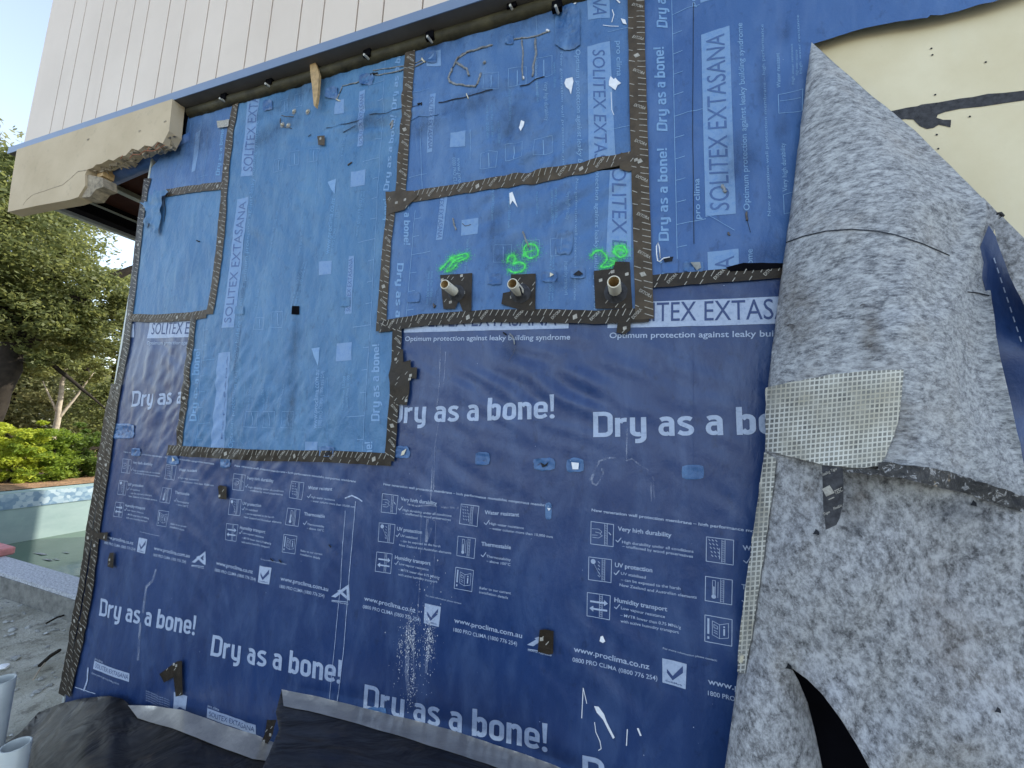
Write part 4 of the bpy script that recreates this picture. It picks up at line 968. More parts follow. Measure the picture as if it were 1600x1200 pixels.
tear('D', z2([(710, 622), (770, 592)]), .003); bead('D', z2([(1060, 490), (1078, 486), (1080, 500)]), .004, 'black_line')
bead('D', z2([(680, 475), (700, 440), (712, 408), (750, 398), (792, 388)]), .0035); bead('D', z2([(680, 470), (700, 478)]), .004, 'void_glint', 'screw')
bead('D', z2([(848, 350), (880, 356), (1000, 335), (1092, 298)]), .0035); bead('D', z2([(850, 335), (870, 330), (1000, 318), (1085, 285)]), .003); bead('D', z2([(842, 352), (872, 348)]), .006, 'black_line'); bead('E', z2([(1080, 280), (1098, 300)]), .005, 'void_glint', 'screw')
for p_ in ([(260, 486), (380, 462), (440, 445), (512, 428)], [(640, 412), (680, 395), (752, 362)]): tear('E', zz3(p_), .005)
bead('E', zz3([(512, 215), (450, 235), (395, 252), (350, 280), (322, 330), (306, 370), (312, 392), (345, 402), (400, 408), (432, 412), (445, 385), (458, 350)]), .0052)
bead('E', zz3([(340, 300), (372, 320), (392, 330), (402, 362)]), .006); bead('E', zz3([(468, 305), (480, 298)]), .007); bead('E', zz3([(345, 290), (372, 260), (400, 250)]), .005, 'wire')
bead('E', zz3([(612, 192), (660, 186), (720, 172), (780, 152)]), .0042); bead('E', zz3([(648, 195), (652, 260), (648, 330), (652, 375)]), .0042); bead('E', zz3([(710, 185), (712, 260), (700, 320), (700, 365)]), .0058)
bead('E', zz3([(762, 150), (776, 153)]), .005, 'white_paint', 'screw'); bead('E', zz3([(655, 360), (655, 372)]), .004, 'white_paint', 'screw')
bead('E', zz3([(130, 570), (165, 545), (210, 552), (260, 540)]), .003, 'wrap_patch', 'crease'); bead('E', zz3([(390, 445), (398, 470)]), .003, 'void_glint', 'screw')
bead('D', zz3([(38, 590), (48, 570), (40, 610)]), .005, 'glue')
bead('D', z2([(930, 590), (945, 575), (940, 605)]), .005, 'glue'); bead('D', z2([(735, 780), (755, 765)]), .004, 'wire')
for x, y in ((481, 525), (547, 528), (455, 592), (428, 590)):
    a = W(300+x/3, y/3); mb = MB(); mb.drape([[(a[0]+.016*math.cos(k*.6), a[1]+.018*math.sin(k*.6)) for k in range(10)]], .007, .05, False); mb.build('glue_spot', M['glue'], SH['D'][0])
    mb = MB(); mb.tube([(a[0], -.008-lump(*a), a[1]), (a[0]+.002, -.016-lump(*a), a[1]-.002)], [.009, .004], 8); mb.build('screw', M['void_glint'], SH['D'][0], True)
bead('D', z2([(425, 545), (440, 550), (478, 548)]), .002, 'wire'); bead('D', z2([(420, 560), (418, 585), (440, 600), (470, 605)]), .0025, 'wire')
for p_ in ([(325, 1025), (332, 1060), (340, 1080)], [(650, 1085), (660, 1110), (672, 1140), (682, 1160)]): bead('F', zz3(p_), .0045, 'glue')
bead('F', Z(600, 350, 3, [(236, 375), (240, 395), (246, 382)]), .004, 'wire'); bead('F', Z(600, 350, 3, [(368, 0), (385, 12), (410, 5)]), .002, 'wire')
bead('G', Z(900, 0, 3, [(680, 875), (690, 890), (700, 910)]), .006, 'glue'); bead('G', Z(900, 0, 3, [(795, 1000), (798, 1040)]), .004, 'wire'); tear('G', Z(900, 0, 3, [(800, 1040), (815, 1095)]), .0016, 'black_line'); bead('G', Z(900, 0, 3, [(710, 1095), (718, 1110)]), .004, 'wire')
tear('G', Z(900, 0, 3, [(610, 1010), (740, 1085)]), .0018, 'print_faint', 'scratch')
bead('A', Z(600, 350, 3, [(560, 510), (575, 520)]), .004, 'black_line'); bead('A', Z(600, 350, 3, [(590, 515), (605, 530), (615, 565)]), .0035, 'glue'); tear('A', Z(600, 350, 3, [(618, 570), (605, 610), (585, 645)]), .001, 'wire')
for x, y in ((425, 872), (438, 874), (515, 850)): bead('A', [(x, y), (x+4, y+4)], .003, 'black_line')
# torn and pulled holes
def pulled(key, x0, y0, x1, y1, hole=None, solid=True, amp=.009, mat='wrap_patch'):
    o, off, _ = SH[key]; cx, cy, rx, ry = (x0+x1)/2, (y0+y1)/2, (x1-x0)/2, (y1-y0)/2
    n = 18; seed = x0*.37
    w_ = []
    for k in range(n):
        a = k*6.283/n; c, s_ = math.cos(a), math.sin(a); sq = 1/max(abs(c), abs(s_))**.75
        w_.append((cx+rx*c*sq*(1+.16*NV((k, seed, 0))), cy+ry*s_*sq*(1+.2*NV((k, seed, 5)))))
    c0 = W(cx, cy); R_ = abs(W(x1, cy)[0]-W(x0, cy)[0])/2; Rz = abs(W(cx, y0)[1]-W(cx, y1)[1])/2
    def fn(x, z):
        d = max(abs(x-c0[0])/R_, abs(z-c0[1])/Rz)
        return lump(x, z)+amp*(.55*math.exp(-((d-.82)/.16)**2)+(.8*NV((x*90, z*90, seed)) if solid else 0)*(1 if d < .8 else .3))+.001
    mb = MB().drape([px2w(w_)], off+.001, .008, fn=fn); b_ = mb.build('pulled_hole', M[mat], o, True)
    if hole:
        mb = MB()
        for hp, hm in hole: mb.drape([px2w(hp)], off+amp*.7+.002, .05, False)
        mb.build('opening', M[hole[0][1]], b_)
pulled('A', 743, 706, 766, 727); pulled('A', 834, 715, 867, 735, [([(845, 722), (852, 726), (858, 721), (855, 728), (848, 730)], 'black_line')]); pulled('A', 885, 716, 912, 738, [([(893, 722), (905, 723), (904, 733), (895, 733)], 'white_paint')], False)
pulled('A', 1065, 726, 1100, 749, None, True, .004); pulled('A', 618, 697, 641, 716, [([(630, 705), (637, 701), (633, 710), (628, 712)], 'void_glint')])
pulled('F', 637, 457, 658, 474, None, False, .007, 'wrap_mid'); pulled('D', 369, 478, 384, 493, None, False, .006, 'wrap_sky'); pulled('D', 531, 464, 549, 480, None, False, .006, 'wrap_sky')
pulled('F', 847, 423, 870, 442, [([(860, 427), (866, 430), (860, 434)], 'void_glint')]); pulled('F', 892, 418, 915, 437, [([(896, 431), (905, 424), (912, 430), (904, 433)], 'black_line')]); pulled('F', 763, 428, 785, 447); pulled('F', 869, 360, 895, 399, None, True, .009)
pulled('G', 1067, 409, 1099, 427, [([(1078, 412), (1093, 411), (1095, 420), (1088, 424), (1082, 417)], 'stone')], True); pulled('G', 1034, 403, 1060, 428, [([(1036, 404), (1052, 402), (1050, 409), (1038, 411)], 'black_line')], True, .005, 'wrap_deep')
pulled('A', 172, 662, 213, 686, None, True, .008); pulled('A', 207, 700, 222, 713); pulled('A', 262, 712, 280, 726, [([(272, 714), (276, 719), (272, 721)], 'void_glint')]); pulled('A', 345, 716, 362, 731)
pulled('A', 571, 1104, 604, 1128, None, True, .003); pulled('A', 852, 785, 862, 812, [([(855, 793), (861, 794), (858, 798)], 'white_paint')], True, .005)
pulled('D', 500, 697, 524, 714, [([(510, 708), (518, 704), (520, 709), (513, 713)], 'black_line')]); pulled('E', 867, 10, 908, 82, None, True, .013); pulled('E', 667, 82, 684, 101, None, True, .012); pulled('D', 563, 117, 585, 135, None, True, .012); pulled('D', 510, 137, 530, 156, None, True, .012); pulled('D', 412, 157, 428, 174, None, True, .010); pulled('E', 790, 57, 803, 73, None, True, .009)
put('D', [px2w([(459, 479), (470, 479), (469, 492), (458, 492)])], 'opening', 'dark_void', .004)
put('G', [px2w([(1133, 420), (1160, 413), (1190, 413), (1222, 414), (1222, 421), (1170, 425), (1140, 426)])], 'gap_shadow', 'dark_void', .0065)  # black patch paints the shadow above the level tape
# white paint
def splat(key, pts, name='paint_splash', mat='white_paint', lift=.003): return put(key, [px2w(pts)], name, mat, lift, False)
splat('E', zz3([(848, 400), (855, 380), (885, 372), (890, 390), (882, 430), (878, 452), (870, 430), (855, 418)])); splat('E', zz3([(1055, 390), (1063, 365), (1078, 380), (1085, 372), (1095, 385), (1112, 398), (1095, 408), (1085, 430), (1070, 420), (1055, 410)]))
splat('E', zz3([(633, 600), (645, 570), (660, 575), (655, 600), (645, 625)])); splat('F', zz3([(590, 910), (605, 905), (615, 935), (628, 975), (605, 945), (592, 965)])); splat('E', zz3([(1110, 90), (1130, 95), (1138, 120), (1120, 115)])); splat('E', zz3([(878, 0), (908, 0), (902, 30), (890, 36)]))
put('E', stroke(px2w(zz3([(1070, 50), (1078, 75), (1068, 110)])), .003)+stroke(px2w(zz3([(1090, 0), (1105, 15)])), .006)+stroke(px2w(zz3([(1028, 128), (1100, 130)])), .0025)+stroke(px2w(zz3([(1065, 440), (1068, 520), (1078, 545)])), .002), 'paint_run', 'white_paint', .003, False)
zl = lambda pts: Z(550, 1000, 3.556, pts)
splat('A', zl([(1345, 365), (1370, 370), (1400, 410), (1415, 450), (1440, 500), (1460, 540), (1450, 548), (1420, 490), (1395, 440), (1360, 400)]))
put('A', stroke(px2w(zl([(1285, 265), (1277, 430)])), .0028)+stroke(px2w(zl([(1285, 265), (1305, 350)])), .0024)+stroke(px2w(zl([(1348, 455), (1355, 510), (1378, 560), (1385, 600), (1370, 610)])), .0026)+stroke(px2w(zl([(1530, 495), (1525, 585)])), .003)+stroke(px2w(zl([(1588, 490), (1604, 530)])), .006), 'paint_run', 'white_paint', .003, False)
splat('A', Z(850, 750, 3.4286, [(303, 838), (315, 835), (328, 865), (315, 872), (298, 862)]))
put('A', stroke(px2w(Z(900, 350, 3, [(65, 1200), (85, 1160), (110, 1110), (160, 1095), (185, 1098)])), .006)+stroke(px2w(Z(900, 350, 3, [(240, 960), (236, 1110), (262, 1100), (300, 1130), (350, 1160), (362, 1200), (366, 1290)])), .004), 'chalky_run', 'chalk_soft', .003)
put('A', stroke(px2w([(928, 740), (925, 748), (926, 755), (932, 758), (938, 750), (943, 738), (940, 732)]), .007)+stroke(px2w([(1019, 742), (1017, 760), (1018, 782)]), [.003, .006, .002]), 'chalky_run', 'chalk_soft', .003, False)
# long run lines
put('A', stroke(px2w([(689, 536), (687, 600), (682, 640), (686, 660), (680, 700), (678, 765)]), .0042)+stroke(px2w([(697, 550), (694, 600)]), .003), 'chalky_run', 'chalk_soft', .003)
put('A', stroke(px2w(Z(300, 700, 2.4, [(575, 235), (560, 500), (530, 800), (518, 945)])), .0022)+stroke(px2w(Z(300, 700, 2.4, [(614, 200), (590, 500), (568, 770), (548, 950)])), .0026)+stroke(px2w(Z(300, 700, 2.4, [(575, 188), (600, 178), (625, 190), (638, 200)])), .006), 'chalky_run', 'chalk', .003, False)
put('A', stroke(px2w(Z(550, 700, 3.4286, [(455, 320), (445, 560), (435, 800)])), .0028)+stroke(px2w(Z(550, 700, 3.4286, [(375, 340), (365, 700), (350, 930)])), .003)+stroke(px2w(Z(550, 700, 3.4286, [(430, 0), (432, 120), (428, 210), (425, 300)])), .006)+stroke(px2w(Z(550, 700, 3.4286, [(300, 300), (350, 310), (420, 305), (500, 318), (570, 320)])), .007)+stroke(px2w(Z(550, 700, 3.4286, [(410, 380), (400, 500), (425, 430)])), .012), 'chalky_run', 'chalk_soft', .003)
put('A', stroke(px2w(Z(0, 800, 3, [(735, 270), (720, 320), (690, 350), (680, 420), (675, 470)])), .016)+stroke(px2w(Z(0, 800, 3, [(660, 520), (650, 690)])), .02), 'chalky_run', 'chalk_soft', .003)
put('A', stroke(px2w(Z(0, 800, 3, [(415, 730), (410, 790), (395, 835)])), .012)+stroke(px2w(Z(0, 800, 3, [(355, 820), (450, 850)])), .004), 'chalky_run', 'chalk', .003, False)
sp = []
def speck(cx, cy, sx, sy, n, zf):
    for _ in range(n):
        x, y = random.gauss(cx, sx), random.gauss(cy, sy); w0 = zf(x, y); r = random.choice((.0004, .0006, .0009, .0015)); e = random.uniform(1, 3); ph = random.random()*3
        sp.append([(w0[0]+r*math.cos(ph+k*1.57), w0[1]+r*e*math.sin(ph+k*1.57)) for k in range(4)])
speck(315, 1020, 22, 75, 420, z5); speck(415, 1030, 16, 65, 300, z5); speck(330, 1150, 60, 110, 160, z5); speck(255, 1100, 8, 70, 60, z5); speck(400, 830, 60, 160, 60, z5); speck(320, 1270, 12, 60, 120, z5)
put('A', sp, 'salt_splash', 'white_paint', .003, False)
sp = []
speck(320, 1030, 30, 110, 30, z5)
put('A', stroke([z5(300, 940), z5(295, 1200), z5(310, 1330)], .018)+stroke([z5(415, 940), z5(400, 1200)], .012)+stroke([z5(330, 940), z5(335, 1260)], .008), 'chalky_run', 'chalk_soft', .0028)
sp = []
for _ in range(120):
    x, z = random.uniform(-3, .9), random.uniform(.2, 3.3); r = random.uniform(.0005, .0018); sp.append([(x+r*math.cos(k*1.57), z+r*math.sin(k*1.57)) for k in range(4)])
mb = MB()
for q in sp: mb.drape([q], .0075, .05, False)
mb.build('dust_fleck', M['print_bright'], SH['A'][0])['kind'] = 'stuff'
# torn strip hanging on the small square
mb = MB(); ts = px2w(Z(0, 0, 3, [(742, 897), (760, 905), (800, 900), (812, 912), (782, 930), (772, 985), (766, 1050), (758, 1108), (742, 1098), (730, 1062), (712, 1050), (700, 1078), (695, 1050), (718, 1018), (700, 985), (680, 960), (735, 955)]))
mb.drape([ts], .016, .012, fn=lambda x, z: lump(x, z)+.014*NV((x*30, z*22, 3))+.008)
mb.build('torn_strip', M['wrap_sky'], SH['B'][0], True)
tear('B', Z(0, 0, 3, [(735, 900), (770, 910), (808, 898)]), .008); tear('B', Z(0, 0, 3, [(775, 930), (780, 980), (772, 1040)]), .006); tear('B', Z(0, 0, 3, [(700, 1070), (715, 1030)]), .005); bead('B', Z(0, 0, 3, [(925, 1130), (940, 1135)]), .004, 'black_line')
# splinter, hook
sp_ = [W(*q) for q in z2([(584, 318), (606, 316), (618, 350), (628, 385), (624, 450), (620, 492), (611, 535), (604, 528), (596, 440), (588, 380)])]
mb = MB(); mb.prism(sp_, -.05, -.034); tag(mb.build('timber_splinter', M['timber']), 'pale pointed timber splinter hanging from the olive bearer', 'splinter')
hk = [P(*q, -.02) for q in Z(900, 350, 3, [(440, 155), (410, 160), (392, 176), (382, 172), (378, 140), (377, 105), (384, 86), (391, 110), (394, 160), (380, 170)])]
mb = MB(); mb.tube(hk, .0022, 8); tag(mb.build('wire_hook', M['white_paint'], smooth=True), 'bent white wire hook sticking out right of the long upright tape', 'wire')
# corner strip of the house
mb = MB(); mb.box((EX-.018, -.004, GZ), (EX-.001, .05, 3.2)); mb.build('corner_strip', M['pvc_white'], house)

# ------------------------------------------------------------------ peeled grey flap
def lerp(x, tab):
    if x <= tab[0][0]: return tab[0][1]
    for (a, va), (b2, vb) in zip(tab, tab[1:]):
        if x <= b2: return va+(vb-va)*(x-a)/(b2-a)
    return tab[-1][1]
def sstep(t_): t_ = max(0, min(1, t_)); return t_*t_*(3-2*t_)
XL = [(60, 1268), (180, 1253), (290, 1240), (400, 1225), (500, 1212), (600, 1200), (705, 1195), (800, 1182), (920, 1166), (1045, 1154), (1120, 1144), (1215, 1130), (1460, 1095)]
XR = [(60, 1268), (105, 1310), (140, 1350), (205, 1430), (275, 1500), (315, 1541), (385, 1531), (455, 1548), (545, 1560), (655, 1585), (745, 1605), (800, 1612)]
def dU(px, py):
    xl, xr = lerp(py, XL), lerp(py, XR); s_ = max(0, min(1, (px-xl)/max(1, xr-xl)))
    A_ = lerp(py, [(68, .0), (150, .08), (320, .20), (500, .27), (750, .32)])
    pf = math.sin(math.pi*min(.5, s_*.85))**.6 if s_ < .588 else 1-.75*sstep((s_-.588)/.412)
    y = -.03-A_*pf
    xc = lerp(py, [(300, 1545), (385, 1520), (470, 1490), (560, 1478), (640, 1500), (760, 1570)])
    k = sstep((py-300)/60)
    y -= k*.030*math.exp(-((px-xc)/22)**2); y += k*.035*math.exp(-((px-xc-45)/30)**2)
    y -= .012*math.sin((px*.35+py-490)/16)*math.exp(-((px-1440)/70)**2-((py-488)/26)**2)
    y += .018*NV((px*.008, py*.006, 1))+.009*NV(((px+py*.3)*.028, (py-px*.3)*.010, 4))*sstep((py-180)/200)
    y -= .003*math.exp(-((py-(365+.0009*(px-1330)**2))/14)**2)
    return y
def dL(px, py):
    xl = lerp(py, XL); s_ = max(0, (px-xl)/400)
    y = -.03-.20*math.sin(min(math.pi/2, s_*3.2))**.6-.05*min(1, s_)
    y += .045*NV((px*.006, py*.005, 9))+.018*NV(((px+py*.6)*.014, (py-px*.4)*.005, 4))
    if py > 1000:
        k = sstep((py-1020)/90); xe = lerp(py, [(1041, 1236), (1062, 1247), (1098, 1262), (1150, 1275), (1225, 1290), (1460, 1310)]); c = (xl+xe)/2; hw = max(10, (xe-xl)/2)
        if px < c+hw+7:
            d = max(-.97, min(.97, (px-c)/hw)); yr = -.06-.09*math.sqrt(max(0, 1-d*d)); y = y*(1-k)+yr*k
        else: y -= .03*k*math.exp(-((px-c-hw)/60)**2)
    y -= .03*sstep((py-1000)/200)
    return y
def fabric(poly, yf, step=9, lift=0, uv=None, mb=None):
    mb = mb or MB()
    if area(poly) > 0: poly = poly[::-1]
    for c in cells(poly, step):
        ids = []
        for px, py in c:
            key = (round(px, 3), round(py, 3))
            if key in mb.k: ids.append(mb.k[key]); continue
            q = P(px, py, yf(px, py)-lift); i = mb.vert(q, key); ids.append(i)
            if uv: mb.uv[i] = uv(px, py)
        mb.face(ids)
    return mb
def jag(poly, amp=1.0, st=18):
    out = []
    for i in range(len(poly)):
        a, b2 = poly[i], poly[(i+1) % len(poly)]; k = max(1, int(math.hypot(b2[0]-a[0], b2[1]-a[1])/st))
        for j in range(k): out.append((a[0]+(b2[0]-a[0])*j/k+(random.uniform(-amp, amp) if j else 0), a[1]+(b2[1]-a[1])*j/k+(random.uniform(-amp, amp) if j else 0)))
    return out
def thick(o, t_=.0015):
    md = o.modifiers.new('thickness', 'SOLIDIFY'); md.thickness = t_; md.offset = -1
XLp = [(x, y) for y, x in XL]
up_ = [(1268, 66), (1310, 104), (1350, 139), (1430, 204), (1500, 274), (1540, 314), (1545, 335), (1531, 385), (1548, 455), (1560, 545), (1585, 655), (1605, 745), (1608, 805), (1560, 785), (1450, 748), (1380, 730), (1300, 722), (1195, 706), (1200, 600), (1212, 500), (1225, 400), (1240, 290), (1253, 180)]
flapU = tag(fabric(jag(up_, .7), dU).build('felt_flap', M['felt_upper'], smooth=True), 'upper grey felt flap of peeled membrane, pointed at the top', 'felt flap', 'peeled back grey membrane pieces'); thick(flapU)
lo1 = [(1197, 698), (1300, 712), (1380, 720), (1450, 736), (1560, 772), (1650, 800), (1690, 1044), (1237, 1044), (1154, 1044), (1166, 920), (1182, 800)]
lo2 = [(1237, 1044), (1690, 1044), (1690, 1460), (1480, 1460), (1372, 1225), (1340, 1165), (1315, 1125), (1285, 1085), (1262, 1062)]
lo3 = [(1154, 1044), (1237, 1044), (1247, 1062), (1262, 1098), (1275, 1150), (1290, 1225), (1310, 1460), (1095, 1460), (1129, 1225), (1144, 1120)]
fl = MB()
for q in (lo1, lo2, lo3): fabric(q, dL, 9, 0, None, fl)
flapL = tag(fl.build('felt_flap', M['felt_lower'], smooth=True), 'lower grey felt sheet with a slit and rolled edge at the bottom', 'felt flap', 'peeled back grey membrane pieces'); thick(flapL)
def ribbon_px(pts, wpx, yf, lift, mat, name, parent=None, **tg):
    polys = []
    for (x0, y0), (x1, y1) in zip(pts, pts[1:]):
        L = math.hypot(x1-x0, y1-y0); nx, ny = -(y1-y0)/L*wpx/2, (x1-x0)/L*wpx/2; polys.append([(x0-nx, y0-ny), (x1-nx, y1-ny), (x1+nx, y1+ny), (x0+nx, y0+ny)])
    mb = MB()
    for q in polys: fabric(q, yf, 9, lift, None, mb)
    return mb.build(name, M[mat], parent)
ribbon_px([(1228, 379), (1255, 369), (1290, 361), (1330, 358), (1370, 361), (1400, 367), (1440, 380), (1484, 399)], 1.6, dU, .003, 'black_line', 'seam', flapU)
ribbon_px([(1512, 456), (1530, 458), (1546, 462)], 1.8, dU, .003, 'black_line', 'seam', flapU)
scu = lambda px, py: (((px-1190)-(py-600)*-.06)/7.4, (py+(px-1200)*.10)/7.6)
mp = [(1196, 606), (1240, 596), (1300, 585), (1360, 579), (1412, 577), (1409, 620), (1404, 655), (1397, 682), (1384, 712), (1372, 728), (1340, 731), (1290, 727), (1250, 717), (1196, 704)]
tag(fabric(jag(mp, .8, 8), dU, 6, .006, scu).build('scrim_patch', M['scrim'], smooth=True), 'wide patch of white grid scrim tape across the grey felt flap', 'scrim tape', 'white grid scrim tapes on the grey felt')
ms = [(1194, 706), (1213, 717), (1207, 770), (1196, 850), (1184, 930), (1174, 1000), (1164, 1052), (1152, 1050), (1154, 1010), (1165, 915), (1181, 800)]
tag(fabric(jag(ms, .8, 10), dL, 6, .007, scu).build('scrim_strip', M['scrim'], smooth=True), 'narrow strip of white grid scrim tape down the left edge of the lower felt', 'scrim tape', 'white grid scrim tapes on the grey felt')
mb = MB(); q = PZ(1157, 1027, 0); a = P(1157, 1027, -.05); mb.prism([(a.x-.006, a.z-.012), (a.x+.014, a.z-.006), (a.x+.01, a.z+.012), (a.x-.002, a.z+.01)], -.06, -.045)
tag(mb.build('timber_chip', M['void_glint']), 'tiny pale chip stuck at the left edge of the lower felt', 'chip')
# black torn tape along the join
t = NT('torn_black'); n1 = t.noise(38, 6, .7, None, 1.5)
c = t.ramp(n1, [(.40, (.03, .03, .033)), (.56, (.07, .068, .066)), (.60, (.42, .42, .43)), (.66, (.1, .09, .08))]); c = t.mix(c, (.36, .27, .16), t.ramp(t.noise(11, 4), [(.62, (0, 0, 0)), (.68, (.8, .8, .8))])); t.set(c, .45, **{'Specular IOR Level': .25}); t.bump(n1, .7, .01); M['torn_black'] = t.m
dJ = lambda px, py: min(dU(px, py), dL(px, py))
bt_ = [(1372, 722), (1400, 724), (1450, 730), (1500, 742), (1560, 762), (1610, 778), (1612, 804), (1560, 788), (1500, 768), (1450, 757), (1400, 745), (1318, 738), (1320, 733), (1372, 733)]
tag(fabric(jag(bt_, 1.6, 9), lambda x, y: dJ(x, y)-.006*NV((x*.1, y*.2, 0)), 6, .012).build('torn_tape', M['torn_black'], smooth=True), 'torn black glossy tape along the join between the two felt pieces', 'tape')
kt = [(1284, 727), (1317, 731), (1318, 785), (1312, 810), (1307, 820), (1290, 828), (1286, 790)]
kk = tag(fabric(jag(kt, .5, 12), dJ, 6, .010).build('black_tape_piece', M['charcoal'], smooth=True), 'short dark tape piece with white print hanging on the lower felt', 'tape')
def on_px(s, a, b2, hpx, up, yf, lift):
    fs, x0, x1 = glyphs(s, .015); out = []
    for f_ in fs: out.append([(a[0]+(x-x0)/(x1-x0)*(b2[0]-a[0])+up[0]*y/CAPH*hpx, a[1]+(x-x0)/(x1-x0)*(b2[1]-a[1])+up[1]*y/CAPH*hpx) for x, y in f_])
    return out
mb = MB()
for q in on_px('TESC', (1305, 773), (1317, 767), 6, (-.3, -1), dJ, 0)+on_px('Sealing Tape', (1285, 744), (1308, 734), 4.5, (-.3, -1), dJ, 0)+on_px('Flexible', (1303, 797), (1316, 791), 4, (-.3, -1), dJ, 0)+on_px('Tape', (1287, 806), (1297, 801), 4, (-.3, -1), dJ, 0)+[[(1284.5, 764), (1296, 758), (1304, 770), (1291, 776)]]+[[(1294, 780), (1303, 776), (1304, 777.5), (1295, 781.5)]]:
    for c_ in ([q]): mb.face([mb.vert(P(x, y, dJ(x, y)-.0125)) for x, y in (c_ if area(c_) < 0 else c_[::-1])])
mb.build('tape_print', M['tape_print'], kk)
# stains on the lower felt
alpha_mat('felt_dirt', (.09, .055, .025), .75, 9, None, .35, .62)
def felt_spot(poly, yf, lift, mat='felt_dirt', name='brown_stain', par=None): return fabric(jag(poly, 2, 10), yf, 8, lift).build(name, M[mat], par, True)
def ell(cx, cy, rx, ry): return [(cx+rx*math.cos(k*.4), cy+ry*math.sin(k*.4)) for k in range(16)]
def fsoft(cx, cy, rx, ry, yf, par, mat='soft_brown', lift=.003):
    fabric([(cx+rx*math.cos(k*.3927), cy+ry*math.sin(k*.3927)) for k in range(16)], yf, 9, lift, lambda x, y: (min(1, math.hypot((x-cx)/rx, (y-cy)/ry)*1.03), 0)).build('brown_stain', M[mat], par, True)
fsoft(1338, 775, 30, 50, dL, flapL); fsoft(1335, 828, 26, 22, dL, flapL, 'soft_stain', .004); fsoft(1475, 1000, 60, 200, dL, flapL, 'faint_brown'); fsoft(1500, 800, 90, 26, dL, flapL, 'soft_stain', .004); fsoft(1395, 670, 50, 70, dU, flapU); fsoft(1245, 480, 45, 80, dU, flapU); fsoft(1360, 520, 25, 60, dU, flapU)
for cx, cy, par, yf in ((1276, 832, flapL, dL), (1522, 787, flapL, dL), (1233, 1042, flapL, dL), (1560, 1110, flapL, dL)):
    fabric([(cx+(7 if k % 2 else 4)*math.cos(k*.9), cy+(6 if k % 2 else 3)*math.sin(k*.9)) for k in range(7)], yf, 9, .006).build('torn_spot', M['black_line'], par)
for cx, cy in ((1234, 507), (1348, 476)): ribbon_px([(cx-4, cy+2), (cx, cy-1), (cx+4, cy+1)], 1.6, dU, .004, 'wire', 'nick', flapU)
# navy strip, right hand felt, dark fold behind
dN = lambda px, py: -.06-.03*NV((px*.01, py*.01, 2))
st = tag(fabric(jag([(1545, 352), (1558, 372), (1577, 430), (1604, 485), (1660, 580), (1660, 800), (1600, 780), (1580, 655), (1553, 545), (1540, 455), (1526, 400)], .5), dN).build('wall_membrane', M['wrap_navy'], smooth=True), 'narrow navy membrane strip with a dashed white line at the right edge', 'building wrap')
for i in range(9):
    a = (1553+i*5.0, 403+i*15.3); ribbon_px([a, (a[0]+2.8, a[1]+8.5)], 2.0, dN, .0025, 'print_bright', 'dash_print', st)
rf = tag(fabric(jag([(1562, 334), (1580, 352), (1612, 384), (1680, 450), (1680, 600), (1640, 540), (1604, 485), (1577, 430), (1557, 374), (1553, 352)], .6), lambda x, y: -.10-.03*math.sin((x-1553)*.03)).build('felt_flap', M['felt_lower'], smooth=True), 'small grey felt fold at the right edge of the photo', 'felt flap', 'peeled back grey membrane pieces')
fb = tag(fabric([(1536, 308), (1568, 342), (1556, 352), (1548, 375), (1528, 405), (1515, 380)], lambda x, y: -.035).build('felt_fold', M['felt_lower'], smooth=True), 'shaded grey fold tucked behind the upper felt flap near its elbow', 'felt flap')
mb = MB(); mb.tube([P(1558, 334, -.11), P(1563, 333, -.115), P(1567, 337, -.11), P(1562, 342, -.105)], .004, 8); tag(mb.build('tape_curl', M['charcoal'], smooth=True), 'little black curl at the tip of the right felt fold', 'tape')

# ------------------------------------------------------------------ black damp proof sheets at the foot
def dp_y(ty, k=.0042, base=-.03):
    def f(px, py):
        y = base-max(0, py-lerp(px, ty))*k-.02*NV((px*.012, py*.012, 5))-.010*NV((px*.035, py*.03, 2))
        q = P(px, py, y)
        if q.z < GZ+.035: y = PZ(px, py, GZ+.035+.01*NV((px*.05, py*.05, 1))).y
        return y
    return f
t1 = [(0, 1165), (60, 1112), (130, 1092), (170, 1087), (200, 1100), (285, 1108), (340, 1130), (432, 1160)]
f1 = dp_y(t1, .0035)
pl1 = [(-40, 1200), (0, 1167), (30, 1146), (60, 1113), (95, 1099), (130, 1091), (170, 1087), (192, 1092), (203, 1102), (240, 1104), (285, 1110), (340, 1130), (400, 1150), (432, 1163), (424, 1190), (405, 1225), (-40, 1225)]
d1 = tag(fabric(pl1, f1, 9).build('damp_sheet', M['dpm'], smooth=True), 'crumpled black plastic sheet at the lower left foot of the wall', 'plastic sheet', 'black damp proof sheets along the wall foot'); thick(d1)
s1_ = [(200, 1102), (240, 1103), (285, 1109), (340, 1129), (400, 1148), (433, 1162), (426, 1190), (395, 1186), (330, 1162), (270, 1138), (215, 1122)]
fabric(jag(s1_, .7), f1, 8, .005).build('silver_edge_tape', M['silver_tape'], d1, True)
t2 = [(440, 1078), (560, 1105), (700, 1140), (860, 1195), (900, 1212)]
f2 = dp_y(t2, .0055, -.05)
pl2 = [(440, 1078), (500, 1090), (560, 1105), (700, 1140), (800, 1173), (860, 1194), (930, 1225), (400, 1225), (420, 1178), (436, 1140), (431, 1112)]
d2 = tag(fabric(jag(pl2, .6), f2, 9).build('damp_sheet', M['dpm'], smooth=True), 'black plastic sheet bulging from the wall under the silver strip at centre bottom', 'plastic sheet', 'black damp proof sheets along the wall foot'); thick(d2)
s2_ = [(440, 1077), (500, 1089), (560, 1104), (700, 1139), (800, 1172), (860, 1193), (930, 1225), (845, 1225), (760, 1193), (650, 1158), (560, 1131), (500, 1115), (443, 1103)]
fabric(jag(s2_, .7), f2, 8, .006).build('silver_edge_tape', M['silver_tape'], d2, True)
